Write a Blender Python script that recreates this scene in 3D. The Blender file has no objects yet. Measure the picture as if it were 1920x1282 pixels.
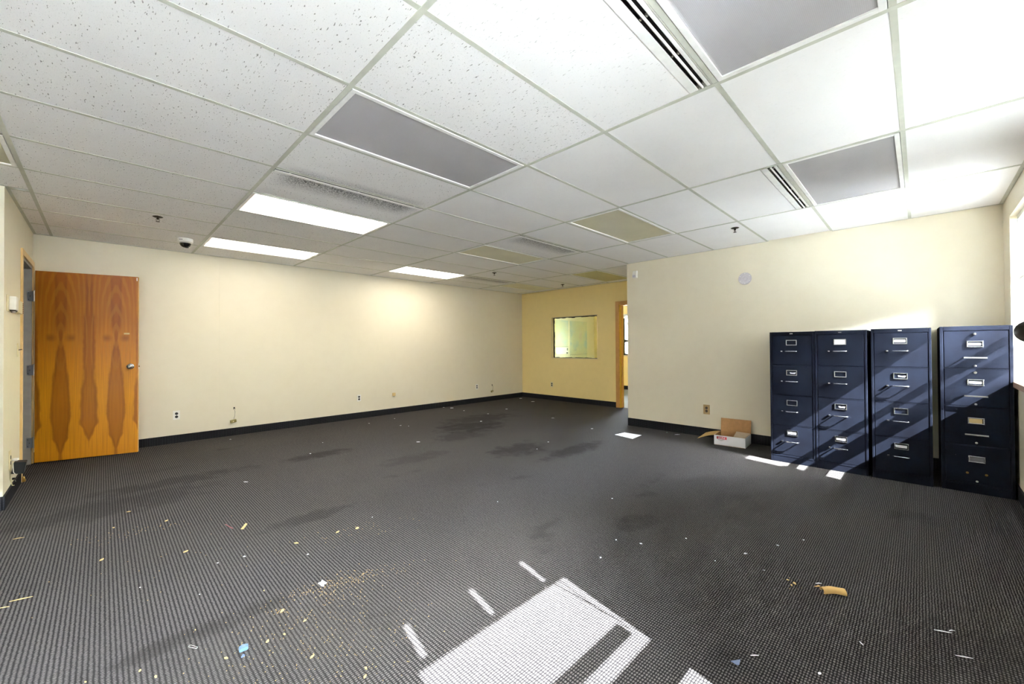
import bpy, bmesh, math, random
from mathutils import Vector, Matrix
random.seed(7)
PI = math.pi
sc = bpy.context.scene
COL = sc.collection

# ------------------------------------------------------------------ camera, world, sun, exposure
cam_d = bpy.data.cameras.new('camera')
cam_d.sensor_fit = 'HORIZONTAL'; cam_d.sensor_width = 36.0
cam_d.lens = 766.31 / 1920 * 36.0
cam_d.clip_start = 0.03; cam_d.clip_end = 300
cam = bpy.data.objects.new('camera', cam_d); COL.objects.link(cam)
cr = Vector((0.70624154, -0.70794644, -0.00589165))
cu = Vector((-0.0024557, -0.01077145, 0.99993897))
cf = Vector((0.7079667, 0.70618398, 0.00934575))
m3 = Matrix((cr, cu, -cf)).transposed()
cam.matrix_world = Matrix.Translation((-0.825, -1.8854, 1.21)) @ m3.to_4x4()
sc.camera = cam

SUN_E = 77.0
SKY = 22.0
LAMP = 10.0
world = bpy.data.worlds.new('sky'); sc.world = world; world.use_nodes = True
wn = world.node_tree; wn.nodes.clear()
w_out = wn.nodes.new('ShaderNodeOutputWorld'); w_bg = wn.nodes.new('ShaderNodeBackground')
w_sky = wn.nodes.new('ShaderNodeTexSky'); w_sky.sky_type = 'NISHITA'
w_sky.sun_disc = False; w_sky.sun_elevation = math.radians(41.0)
w_sky.sun_rotation = math.radians(192.0); w_sky.dust_density = 0.6; w_sky.air_density = 1.0; w_sky.ozone_density = 1.0
w_hs = wn.nodes.new('ShaderNodeHueSaturation'); w_hs.inputs['Saturation'].default_value = 0.35
wn.links.new(w_sky.outputs[0], w_hs.inputs['Color']); wn.links.new(w_hs.outputs[0], w_bg.inputs['Color'])
w_bg.inputs['Strength'].default_value = SKY
wn.links.new(w_bg.outputs[0], w_out.inputs[0])

sun_d = bpy.data.lights.new('sun', 'SUN'); sun_d.energy = SUN_E; sun_d.angle = math.radians(0.35)
sun_d.color = (0.93, 0.94, 1.0)
sun = bpy.data.objects.new('sun', sun_d); COL.objects.link(sun)
sd = Vector((0.21, 1.0, -0.89)).normalized()
sun.rotation_euler = sd.to_track_quat('-Z', 'Y').to_euler(); sun.location = (0, -8, 8)

sc.view_settings.view_transform = 'Standard'; sc.view_settings.look = 'None'
sc.view_settings.gamma = 1.0; sc.view_settings.use_curve_mapping = False
sc.view_settings.exposure = 1.2
try:
    sc.cycles.use_denoising = True
    sc.cycles.max_bounces = 10; sc.cycles.diffuse_bounces = 7
    sc.cycles.sample_clamp_indirect = 12.0
except Exception: pass

# ------------------------------------------------------------------ helpers
def lin(c):
    def f(v):
        v /= 255.0
        return v / 12.92 if v <= 0.04045 else ((v + 0.055) / 1.055) ** 2.4
    return (f(c[0]), f(c[1]), f(c[2]), 1.0)

class NT:
    """small wrapper for building node materials"""
    def __init__(s, name):
        s.m = bpy.data.materials.new(name); s.m.use_nodes = True
        s.t = s.m.node_tree; s.t.nodes.clear()
        s.out = s.n('ShaderNodeOutputMaterial'); s.b = s.n('ShaderNodeBsdfPrincipled')
        s.t.links.new(s.b.outputs[0], s.out.inputs[0])
    def n(s, k, **kw):
        nd = s.t.nodes.new(k)
        for a, v in kw.items(): setattr(nd, a, v)
        return nd
    def l(s, a, b): s.t.links.new(a, b)
    def val(s, x):
        return x
    def math(s, op, a, b=None, c=None, clamp=False):
        nd = s.n('ShaderNodeMath', operation=op); nd.use_clamp = clamp
        for i, v in enumerate((a, b, c)):
            if v is None: continue
            if isinstance(v, (int, float)): nd.inputs[i].default_value = v
            else: s.l(v, nd.inputs[i])
        return nd.outputs[0]
    def coord(s, kind='Object', scale=(1, 1, 1), loc=(0, 0, 0), rot=(0, 0, 0)):
        tc = s.n('ShaderNodeTexCoord'); mp = s.n('ShaderNodeMapping')
        mp.inputs['Scale'].default_value = scale; mp.inputs['Location'].default_value = loc
        mp.inputs['Rotation'].default_value = rot
        s.l(tc.outputs[kind], mp.inputs[0]); return mp.outputs[0]
    def noise(s, vec, scale, detail=2.0, rough=0.5):
        nd = s.n('ShaderNodeTexNoise'); nd.inputs['Scale'].default_value = scale
        nd.inputs['Detail'].default_value = detail; nd.inputs['Roughness'].default_value = rough
        s.l(vec, nd.inputs['Vector']); return nd.outputs[0]
    def ramp(s, fac, pts, interp='LINEAR'):
        nd = s.n('ShaderNodeValToRGB'); cr_ = nd.color_ramp; cr_.interpolation = interp
        while len(cr_.elements) > 1: cr_.elements.remove(cr_.elements[-1])
        cr_.elements[0].position = pts[0][0]; cr_.elements[0].color = pts[0][1]
        for p, c in pts[1:]:
            e = cr_.elements.new(p); e.color = c
        s.l(fac, nd.inputs[0]); return nd.outputs[0]
    def smooth(s, x, a, b):
        nd = s.n('ShaderNodeMapRange', interpolation_type='SMOOTHSTEP')
        s.l(x, nd.inputs[0]); nd.inputs[1].default_value = a; nd.inputs[2].default_value = b
        return nd.outputs[0]
    def mix(s, fac, a, b, mode='MIX'):
        nd = s.n('ShaderNodeMix', data_type='RGBA', blend_type=mode)
        for sock, v in ((nd.inputs[0], fac), (nd.inputs[6], a), (nd.inputs[7], b)):
            if isinstance(v, (int, float)): sock.default_value = v
            elif isinstance(v, tuple): sock.default_value = v
            else: s.l(v, sock)
        return nd.outputs[2]
    def set(s, **kw):
        for k, v in kw.items():
            sock = s.b.inputs[k]
            if isinstance(v, (int, float, tuple)): sock.default_value = v
            else: s.l(v, sock)
        return s
    def bump(s, h, strength=0.3, dist=0.002):
        nd = s.n('ShaderNodeBump'); nd.inputs['Strength'].default_value = strength
        nd.inputs['Distance'].default_value = dist
        s.l(h, nd.inputs['Height']); s.l(nd.outputs[0], s.b.inputs['Normal']); return nd

def plain(name, rgb, rough=0.5, metal=0.0, var=0.06, scale=14.0, spec=0.5, bump=0.0):
    t = NT(name); v = t.coord()
    nz = t.noise(v, scale, 3)
    c = lin(rgb); d = tuple(x * (1 - var) for x in c[:3]) + (1,); e = tuple(min(1, x * (1 + var)) for x in c[:3]) + (1,)
    col = t.ramp(nz, [(0.3, d), (0.7, e)])
    t.set(**{'Base Color': col, 'Roughness': rough, 'Metallic': metal, 'Specular IOR Level': spec})
    if bump: t.bump(t.noise(v, scale * 12, 2), bump, 0.001)
    return t.m

M = {}
# ------------------------------------------------------------------ materials: paint
def wall_paint(name, rgb):
    t = NT(name); v = t.coord()
    big = t.noise(v, 0.9, 3); sm = t.noise(v, 9, 4)
    c = lin(rgb)
    col = t.ramp(big, [(0.3, tuple(x * 0.98 for x in c[:3]) + (1,)), (0.7, c)])
    col = t.mix(0.03, col, t.ramp(sm, [(0.35, lin((170, 150, 110))), (0.6, c)]))
    t.set(**{'Base Color': col, 'Roughness': 0.42, 'Specular IOR Level': 0.35})
    t.bump(t.noise(v, 260, 2), 0.12, 0.0006)
    return t.m
M['wall'] = wall_paint('cream_wall_paint', (229, 221, 200))
M['wall_far'] = wall_paint('yellow_wall_paint', (244, 222, 158))
M['wall_grey'] = wall_paint('grey_corridor_paint', (150, 148, 142))
M['outer'] = plain('outer_render', (104, 98, 92), 0.9)
M['trim'] = plain('cream_trim_paint', (222, 204, 160), 0.45)
M['casing'] = plain('tan_casing_paint', (196, 146, 82), 0.5)
M['casing_left'] = plain('pale_tan_casing_paint', (222, 188, 128), 0.45)
M['jamb_y'] = plain('ochre_jamb_paint', (206, 164, 48), 0.5)
M['jamb_grey'] = plain('grey_metal_frame_paint', (158, 154, 148), 0.4)
M['white'] = plain('white_enamel', (228, 228, 224), 0.35)
M['grid'] = plain('off_white_grid_paint', (192, 194, 182), 0.5)
M['grid_white'] = plain('bright_white_fixture_paint', (240, 240, 238), 0.3)
M['dark'] = plain('matt_black', (14, 14, 15), 0.8)
M['black_plastic'] = plain('black_plastic', (22, 24, 30), 0.35)
M['chrome'] = plain('brushed_chrome', (205, 208, 214), 0.22, 1.0)
M['nickel'] = plain('satin_nickel', (185, 182, 176), 0.3, 1.0)
M['bronze'] = plain('dark_bronze', (46, 38, 26), 0.45, 0.6)
M['brass'] = plain('worn_brass', (150, 118, 60), 0.35, 0.8)
M['white_plastic'] = plain('white_plastic', (236, 234, 228), 0.35)
M['ivory_plastic'] = plain('ivory_plastic', (226, 214, 176), 0.4)
M['tan_plastic'] = plain('tan_plastic', (176, 148, 100), 0.4)
M['brown_plastic'] = plain('brown_socket_plastic', (60, 44, 34), 0.4)
M['olive'] = plain('olive_jack_plastic', (150, 140, 84), 0.45)
M['cable'] = plain('grey_cable', (150, 146, 130), 0.5)
M['kraft'] = plain('kraft_cardboard', (166, 124, 78), 0.85, var=0.1, scale=30)
M['kraft_light'] = plain('pale_kraft_cardboard', (196, 160, 98), 0.85, var=0.08, scale=24)
M['kraft_grey'] = plain('greyed_kraft_cardboard', (184, 166, 144), 0.85, var=0.08, scale=24)
M['carton_white'] = plain('white_carton_face', (244, 244, 248), 0.6, var=0.03)
M['red'] = plain('red_print', (188, 24, 40), 0.5)
M['grey_print'] = plain('grey_print', (150, 160, 158), 0.6)
M['paper'] = plain('white_paper', (238, 238, 244), 0.7, var=0.02)
M['card_tan'] = plain('tan_card', (196, 172, 118), 0.7)
M['card_grey'] = plain('grey_card', (110, 110, 112), 0.7)
M['wood_chip'] = plain('pale_wood_splinter', (196, 168, 112), 0.8, var=0.2, scale=60)
M['red_plastic'] = plain('dull_red_plastic', (120, 28, 24), 0.5)
M['blue_plastic'] = plain('pale_blue_plastic', (78, 108, 142), 0.45)
M['grey_blue'] = plain('slate_plastic', (92, 108, 140), 0.4)
M['green_bit'] = plain('green_plastic', (40, 110, 84), 0.4)
M['brick_red'] = plain('brown_red_louvre', (146, 96, 60), 0.5, var=0.3, scale=120)
M['window_frame'] = plain('dark_bronze_window_frame', (48, 46, 42), 0.4, 0.2)
M['sill_wood'] = plain('varnished_sill_wood', (176, 140, 110), 0.35, var=0.15, scale=8)
M['asphalt'] = plain('pale_concrete_ground', (232, 231, 228), 0.9)
M['steel_lamp'] = plain('worn_black_metal', (40, 36, 30), 0.35, 0.5)

# blinds: thin white translucent slats
for nm_, fac_ in (('slat', .2), ('slat_sheer', .44), ('slat_dense', .24)):
  t = NT('white_blind_' + nm_); tr = t.n('ShaderNodeBsdfTranslucent'); mx = t.n('ShaderNodeMixShader')
  nz = t.noise(t.coord(), 20, 2)
  colr = t.ramp(nz, [(0.3, lin((244, 245, 246))), (0.7, lin((250, 251, 250)))])
  t.set(**{'Base Color': colr, 'Roughness': 0.4}); t.l(colr, tr.inputs[0])
  mx.inputs[0].default_value = fac_; t.l(t.b.outputs[0], mx.inputs[1]); t.l(tr.outputs[0], mx.inputs[2]); t.l(mx.outputs[0], t.out.inputs[0])
  M[nm_] = t.m

# glass that lets sun and sky through and still reflects
for gn_, ga_, gb_ in (('glass', (0.93, 0.96, 0.95, 1), (0.95, 0.97, 0.96, 1)), ('glass_tint', (0.76, 0.80, 0.66, 1), (0.78, 0.82, 0.69, 1))):
  t = NT('window_' + gn_); gl = t.n('ShaderNodeBsdfGlossy'); tp = t.n('ShaderNodeBsdfTransparent'); fr = t.n('ShaderNodeFresnel'); mx = t.n('ShaderNodeMixShader')
  nz = t.noise(t.coord(), 3, 2)
  t.l(t.ramp(nz, [(0.3, ga_), (0.7, gb_)]), tp.inputs[0]); gl.inputs['Roughness'].default_value = 0.02; fr.inputs[0].default_value = 1.45
  t.l(fr.outputs[0], mx.inputs[0]); t.l(tp.outputs[0], mx.inputs[1]); t.l(gl.outputs[0], mx.inputs[2]); t.l(mx.outputs[0], t.out.inputs[0])
  M[gn_] = t.m

# cabinets: blue-black enamel with fine scuffs
def cabinet_paint(name, seed):
    t = NT(name); v = t.coord(loc=(seed, seed * 0.7, 0))
    sc1 = t.noise(v, 70, 3, 0.7); patch = t.noise(v, 5, 2)
    chips = t.math('MULTIPLY', t.smooth(sc1, 0.74, 0.77), t.smooth(patch, 0.56, 0.66))
    base = t.ramp(t.noise(v, 6, 4), [(0.3, (0.008, 0.0090, 0.0145, 1)), (0.7, (0.0115, 0.0145, 0.0245, 1))])
    t.set(**{'Base Color': t.mix(chips, base, lin((180, 182, 190))), 'Specular IOR Level': 0.10, 'IOR': 1.22})
    rg = t.ramp(t.noise(v, 11, 4), [(0.3, (0.58, 0.58, 0.58, 1)), (0.7, (0.68, 0.68, 0.68, 1))])
    t.set(Roughness=rg); t.bump(t.noise(v, 420, 2), 0.15, 0.0004)
    return t.m
for k in range(4): M['cab%d' % k] = cabinet_paint('blue_black_enamel_%d' % k, 3.1 * k)

# carpet: rows of light loops on a dark ground
t = NT('loop_carpet'); v = t.coord(); wob = t.n('ShaderNodeTexNoise'); wob.inputs['Scale'].default_value = 55; wob.inputs['Detail'].default_value = 2
t.l(v, wob.inputs['Vector'])
sub = t.n('ShaderNodeVectorMath', operation='SUBTRACT'); t.l(wob.outputs['Color'], sub.inputs[0]); sub.inputs[1].default_value = (0.5, 0.5, 0.5)
mul = t.n('ShaderNodeVectorMath', operation='SCALE'); t.l(sub.outputs[0], mul.inputs[0]); mul.inputs['Scale'].default_value = 0.0075
add = t.n('ShaderNodeVectorMath', operation='ADD'); t.l(v, add.inputs[0]); t.l(mul.outputs[0], add.inputs[1])
sp = t.n('ShaderNodeSeparateXYZ'); t.l(add.outputs[0], sp.inputs[0])
cx = t.math('COSINE', t.math('MULTIPLY', sp.outputs[0], 2 * PI / 0.0155)); cy = t.math('COSINE', t.math('MULTIPLY', sp.outputs[1], 2 * PI / 0.0102))
lx = t.math('MULTIPLY_ADD', cx, 0.5, 0.5); ly = t.math('MULTIPLY_ADD', cy, 0.5, 0.5)
loop = t.math('MULTIPLY', t.math('POWER', lx, 0.8), t.math('POWER', ly, 0.9))
speck = t.noise(v, 330, 2)
loop = t.math('MULTIPLY', loop, t.math('MULTIPLY_ADD', speck, 1.1, 0.42))
col = t.ramp(loop, [(0.05, lin((32, 30, 31))), (0.70, lin((103, 99, 97)))])
# wear: worn paler bands and dark spills
stain = t.noise(t.coord(scale=(0.8, 1.3, 1)), 1.5, 5, 0.62)
worn = t.noise(t.coord(scale=(0.5, 0.8, 1), loc=(3, 7, 0)), 0.9, 3)
col = t.mix(t.math('MULTIPLY', t.smooth(worn, 0.45, 0.75), 0.2), col, lin((86, 82, 75)))
spx = t.n('ShaderNodeSeparateXYZ'); t.l(v, spx.inputs[0])
def blob(cx_, cy_, rx, ry, warp=0.9):
    dx = t.math('DIVIDE', t.math('SUBTRACT', spx.outputs[0], cx_), rx); dy = t.math('DIVIDE', t.math('SUBTRACT', spx.outputs[1], cy_), ry)
    d = t.math('ADD', t.math('MULTIPLY', dx, dx), t.math('MULTIPLY', dy, dy))
    d = t.math('ADD', d, t.math('MULTIPLY', t.math('SUBTRACT', t.noise(v, 5.5, 6, 0.7), 0.5), 7.0 * warp))
    return t.math('SUBTRACT', 1.0, t.smooth(d, 0.0, 2.0))
st = None
for (a, b, rx, ry, s) in ((3.1, 2.9, .42, .30, .8), (3.6, 3.3, .5, .28, .6), (2.6, 2.5, .3, .18, .5), (2.62, 1.45, .28, .18, .7), (3.05, 0.95, .42, .12, .7), (0.9, 2.9, .28, .1, .65), (-0.35, 2.9, .45, .12, .5), (-0.75, 2.5, .5, .2, .45), (0.2, 1.2, .25, .07, .5), (1.6, 2.0, .3, .12, .35), (-0.5, 0.3, .22, .05, .6), (1.75, -0.5, .12, .09, .4)):
    q = t.math('MULTIPLY', blob(a, b, rx * 1.15, ry * 1.15), s * 0.85)
    st = q if st is None else t.math('MAXIMUM', st, q)
st = t.math('MAXIMUM', st, t.math('MULTIPLY', t.smooth(stain, 0.60, 0.72), 0.35))
col = t.mix(st, col, lin((28, 25, 23)))
# fine saw dust held in the loops near the camera
dust = t.math('MULTIPLY', t.smooth(t.noise(v, 210, 2), 0.70, 0.74), t.smooth(t.noise(v, 2.2, 4, 0.7), 0.52, 0.66))
near = t.math('SUBTRACT', 1.0, t.smooth(t.math('ADD', spx.outputs[0], t.math('MULTIPLY', spx.outputs[1], 0.35)), 0.1, 1.0))
col = t.mix(t.math('MULTIPLY', t.math('MULTIPLY', dust, near), 0.35), col, lin((190, 168, 120)))
t.set(**{'Base Color': col, 'Roughness': 0.95, 'Specular IOR Level': 0.1})
t.bump(loop, 0.7, 0.003)
M['carpet'] = t.m

# carpet base strip (same loops, darker)
t = NT('carpet_base_strip'); v = t.coord(); sp = t.n('ShaderNodeSeparateXYZ'); t.l(v, sp.inputs[0])
hx = t.math('MULTIPLY_ADD', t.math('COSINE', t.math('MULTIPLY', t.math('ADD', sp.outputs[0], sp.outputs[1]), 2 * PI / 0.0155)), 0.5, 0.5)
hz = t.math('MULTIPLY_ADD', t.math('COSINE', t.math('MULTIPLY', sp.outputs[2], 2 * PI / 0.0102)), 0.5, 0.5)
lp = t.math('MULTIPLY', hx, hz)
t.set(**{'Base Color': t.ramp(lp, [(0.1, lin((20, 21, 26))), (0.8, lin((66, 66, 70)))]), 'Roughness': 0.95, 'Specular IOR Level': 0.1})
t.bump(lp, 0.5, 0.002); M['base'] = t.m
M['carpet_far'] = plain('grey_green_carpet', (96, 98, 92), 0.95, var=0.15, scale=60)

# ceiling tiles: fissured, smooth, sooty
def tile_mat(name, fiss, soot=0.0, tone=(247, 246, 246)):
    t = NT(name); v = t.coord('Object'); g = t.n('ShaderNodeObjectInfo')
    off = t.n('ShaderNodeVectorMath', operation='SCALE'); t.l(g.outputs['Location'], off.inputs[0]); off.inputs['Scale'].default_value = 3.7
    ad = t.n('ShaderNodeVectorMath', operation='ADD'); t.l(v, ad.inputs[0]); t.l(off.outputs[0], ad.inputs[1]); vv = ad.outputs[0]
    mp = t.n('ShaderNodeMapping'); t.l(vv, mp.inputs[0]); mp.inputs['Scale'].default_value = (1.0, 0.25, 1.0); mp.inputs['Rotation'].default_value = (0, 0, 0.25)
    worm = t.noise(mp.outputs[0], 170, 1.5, 0.55); pin = t.noise(vv, 330, 1)
    a = t.smooth(worm, 0.675, 0.71); b = t.smooth(pin, 0.69, 0.73)
    holes = t.math('MAXIMUM', a, t.math('MULTIPLY', b, 0.7))
    c = lin(tone)
    base = t.ramp(t.noise(vv, 3, 3), [(0.3, tuple(x * 0.97 for x in c[:3]) + (1,)), (0.7, c)])
    col = t.mix(t.math('MULTIPLY', holes, fiss), base, lin((120, 118, 114)))
    if soot:
        s2 = t.n('ShaderNodeSeparateXYZ'); t.l(v, s2.inputs[0])
        edge = t.math('SUBTRACT', 1.0, t.smooth(s2.outputs[1], -0.24, 0.06) if soot > 0 else t.math('SUBTRACT', 1.0, t.smooth(s2.outputs[1], 0.16, 0.30)))
        ends = t.math('SUBTRACT', 1.0, t.smooth(t.math('ABSOLUTE', s2.outputs[0]), 0.42, 0.60))
        grime = t.math('MULTIPLY', t.math('MULTIPLY', edge, ends), t.math('MULTIPLY_ADD', t.smooth(t.noise(vv, 120, 3, 0.7), 0.42, 0.60), 0.72, 0.28))
        col = t.mix(t.math('MULTIPLY', grime, abs(soot)), col, lin((52, 50, 54)))
    t.set(**{'Base Color': col, 'Roughness': 0.9, 'Specular IOR Level': 0.15})
    h = t.math('SUBTRACT', t.math('MULTIPLY', t.noise(vv, 190, 3), 0.35), t.math('MULTIPLY', holes, fiss))
    t.bump(h, 0.35 if fiss > 0.3 else 0.2, 0.002)
    return t.m
M['tile_fiss'] = tile_mat('fissured_mineral_tile', 0.85)
M['tile_mid'] = tile_mat('lightly_fissured_mineral_tile', 0.35)
M['tile_plain'] = tile_mat('plain_mineral_tile', 0.08)
M['tile_soot'] = tile_mat('sooty_mineral_tile', 0.9, 1.0)
M['tile_soot_far'] = tile_mat('sooty_plain_mineral_tile', 0.6, 0.85)
M['tile_soot_up'] = tile_mat('tile_with_sooty_edge', 0.8, -0.5)

# light lenses
def lens_mat(name, rgb):
    t = NT(name); v = t.coord(); s = t.n('ShaderNodeSeparateXYZ'); t.l(v, s.inputs[0])
    a = t.math('COSINE', t.math('MULTIPLY', t.math('ADD', s.outputs[0], s.outputs[1]), 2 * PI / 0.011))
    b = t.math('COSINE', t.math('MULTIPLY', t.math('SUBTRACT', s.outputs[0], s.outputs[1]), 2 * PI / 0.011))
    h = t.math('MULTIPLY', a, b); c = lin(rgb)
    big = t.noise(v, 2.2, 2)
    col = t.ramp(big, [(0.3, tuple(x * 0.88 for x in c[:3]) + (1,)), (0.7, c)])
    col = t.mix(t.math('MULTIPLY', t.smooth(h, 0.1, 0.6), 0.16), col, lin((70, 66, 66)))
    t.set(**{'Base Color': col, 'Roughness': 0.5, 'Specular IOR Level': 0.3}); t.bump(h, 0.25, 0.001)
    return t.m
M['lens_off'] = lens_mat('unlit_prismatic_lens', (176, 174, 176))
M['lens_warm'] = lens_mat('unlit_yellowed_lens', (202, 196, 166)); M['lens_pale'] = lens_mat('unlit_pale_lens', (240, 236, 208)); M['lens_olive'] = lens_mat('unlit_olive_lens', (206, 198, 140))  # pale lens carries the sheen of the far unlit panels in its colour
def lit_mat(name, strength, banded):
    t = NT(name); v = t.coord(); s = t.n('ShaderNodeSeparateXYZ'); t.l(v, s.inputs[0])
    em = t.n('ShaderNodeEmission'); em.inputs[0].default_value = (1.0, 0.92, 0.79, 1)
    if banded:
        # two tubes seen through the lens, one of them weak
        d1 = t.math('ABSOLUTE', t.math('SUBTRACT', s.outputs[1], 0.13)); d2 = t.math('ABSOLUTE', t.math('ADD', s.outputs[1], 0.16))
        g1 = t.math('SUBTRACT', 1.0, t.smooth(d1, 0.02, 0.15)); g2 = t.math('SUBTRACT', 1.0, t.smooth(d2, 0.02, 0.12))
        f = t.math('MULTIPLY_ADD', g1, 0.8, t.math('MULTIPLY_ADD', g2, 0.35, 0.12))
        t.l(t.math('MULTIPLY', f, strength), em.inputs[1])
    else: em.inputs[1].default_value = strength
    t.l(em.outputs[0], t.out.inputs[0]); return t.m
M['lens_lit'] = lit_mat('lit_lens', LAMP, False)
M['lens_lit_bright'] = lit_mat('lit_lens_bright', LAMP * .68, False)
M['lens_lit_band'] = lit_mat('lit_lens_weak_tube', LAMP * 0.75, True)

# wood door veneer: book-matched flame figure.  local x along the leaf 0..0.81, z up 0..2.02
t = NT('book_matched_veneer'); v = t.coord(); s = t.n('ShaderNodeSeparateXYZ')
wv = t.n('ShaderNodeTexNoise'); wv.inputs['Scale'].default_value = 2.4; wv.inputs['Detail'].default_value = 3
# fold first so that the figure mirrors
t.l(v, s.inputs[0]); u = t.math('DIVIDE', s.outputs[0], 0.81); vf = t.math('DIVIDE', s.outputs[2], 2.02)
fold = t.math('PINGPONG', t.math('SUBTRACT', u, 0.235), 0.27)
cmb = t.n('ShaderNodeCombineXYZ'); t.l(t.math('MULTIPLY', fold, 1.6), cmb.inputs[0]); t.l(t.math('MULTIPLY', vf, 1.5), cmb.inputs[2])
t.l(cmb.outputs[0], wv.inputs['Vector'])
dist = t.math('SUBTRACT', wv.outputs[0], 0.5)
tt = t.math('ADD', t.math('ADD', fold, t.math('MULTIPLY', dist, 0.12)), t.math('MULTIPLY', t.math('SUBTRACT', t.noise(cmb.outputs[0], 9, 3), 0.5), 0.035))
def lut(x, pts): return t.ramp(x, [(p, (c, c, c, 1)) for p, c in pts])
wA = lut(vf, [(0.0, 0.0), (0.04, 0.0), (0.12, 0.06), (0.19, 0.09), (0.28, 0.10), (0.42, 0.06), (0.56, 0.035), (0.64, 0.022), (0.72, 0.03), (0.85, 0.05), (1.0, 0.06)])
wB = lut(vf, [(0.0, 0.30), (0.09, 0.285), (0.13, 0.245), (0.19, 0.19), (0.34, 0.205), (0.48, 0.215), (0.58, 0.225), (0.72, 0.235), (1.0, 0.24)])
mA = t.smooth(t.math('SUBTRACT', wA, tt), -0.02, 0.03); mB = t.smooth(t.math('SUBTRACT', tt, wB), -0.02, 0.03)
cont = t.n('ShaderNodeTexWave', wave_type='RINGS', rings_direction='Y'); cont.inputs['Scale'].default_value = 3.2; cont.inputs['Distortion'].default_value = 5.5
cont.inputs['Detail'].default_value = 3; cont.inputs['Detail Scale'].default_value = 1.2
cm2 = t.n('ShaderNodeCombineXYZ'); t.l(t.math('MULTIPLY', fold, 2.2), cm2.inputs[0]); t.l(t.math('MULTIPLY', t.math('SUBTRACT', vf, 0.66), 0.9), cm2.inputs[2]); t.l(cm2.outputs[0], cont.inputs['Vector'])
cm3 = t.n('ShaderNodeCombineXYZ'); t.l(t.math('MULTIPLY', fold, 60), cm3.inputs[0]); t.l(t.math('MULTIPLY', vf, 3.0), cm3.inputs[2])
fine = t.noise(cm3.outputs[0], 1.6, 3)
knot = t.math('MULTIPLY', t.math('SUBTRACT', 1.0, t.smooth(t.math('ABSOLUTE', t.math('SUBTRACT', vf, 0.655)), 0.0, 0.03)), t.math('SUBTRACT', 1.0, t.smooth(t.math('ABSOLUTE', t.math('SUBTRACT', tt, 0.10)), 0.01, 0.07)))
col = t.ramp(vf, [(0.0, lin((206, 134, 16))), (0.35, lin((212, 142, 14))), (0.6, lin((190, 118, 10))), (0.75, lin((166, 98, 8))), (1.0, lin((152, 84, 6)))])
col = t.mix(t.math('MULTIPLY', t.math('MAXIMUM', mA, mB), 0.62), col, lin((140, 72, 4)))
rim = t.math('MULTIPLY', t.math('MAXIMUM', t.math('MULTIPLY', mA, t.math('SUBTRACT', 1.0, mA)), t.math('MULTIPLY', mB, t.math('SUBTRACT', 1.0, mB))), 2.2)
col = t.mix(rim, col, lin((120, 58, 10)))
col = t.mix(t.math('MULTIPLY', t.smooth(cont.outputs[1], 0.45, 0.95), t.math('MULTIPLY', t.smooth(vf, 0.30, 0.62), 0.33)), col, lin((182, 122, 34)))
col = t.mix(t.math('MULTIPLY', knot, 0.5), col, lin((96, 50, 14)))
col = t.mix(t.math('MULTIPLY', t.smooth(fine, 0.4, 0.65), 0.22), col, lin((120, 62, 12)))
t.set(**{'Base Color': col, 'Roughness': 0.38, 'Specular IOR Level': 0.45}); t.bump(fine, 0.06, 0.001)
M['veneer'] = t.m

# printed maps
def map_mat(name, seed, lines):
    t = NT(name); v = t.coord(loc=(seed, 0, seed)); n1 = t.noise(v, 2.2, 5, 0.6)
    col = t.ramp(n1, [(0.38, lin((168, 198, 206))), (0.47, lin((198, 208, 190))), (0.58, lin((208, 208, 176))), (0.68, lin((206, 196, 190)))])
    vo = t.n('ShaderNodeTexVoronoi', feature='DISTANCE_TO_EDGE'); vo.inputs['Scale'].default_value = 7; t.l(v, vo.inputs['Vector'])
    rd = t.math('SUBTRACT', 1.0, t.smooth(vo.outputs[0], 0.004, 0.02))
    col = t.mix(t.math('MULTIPLY', rd, 0.35), col, lin((150, 150, 150)))
    t.set(**{'Base Color': col, 'Roughness': 0.6}); return t.m
M['map'] = map_mat('printed_road_map', 1.3, 1); M['map2'] = map_mat('printed_coast_map', 6.1, 1)

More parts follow.
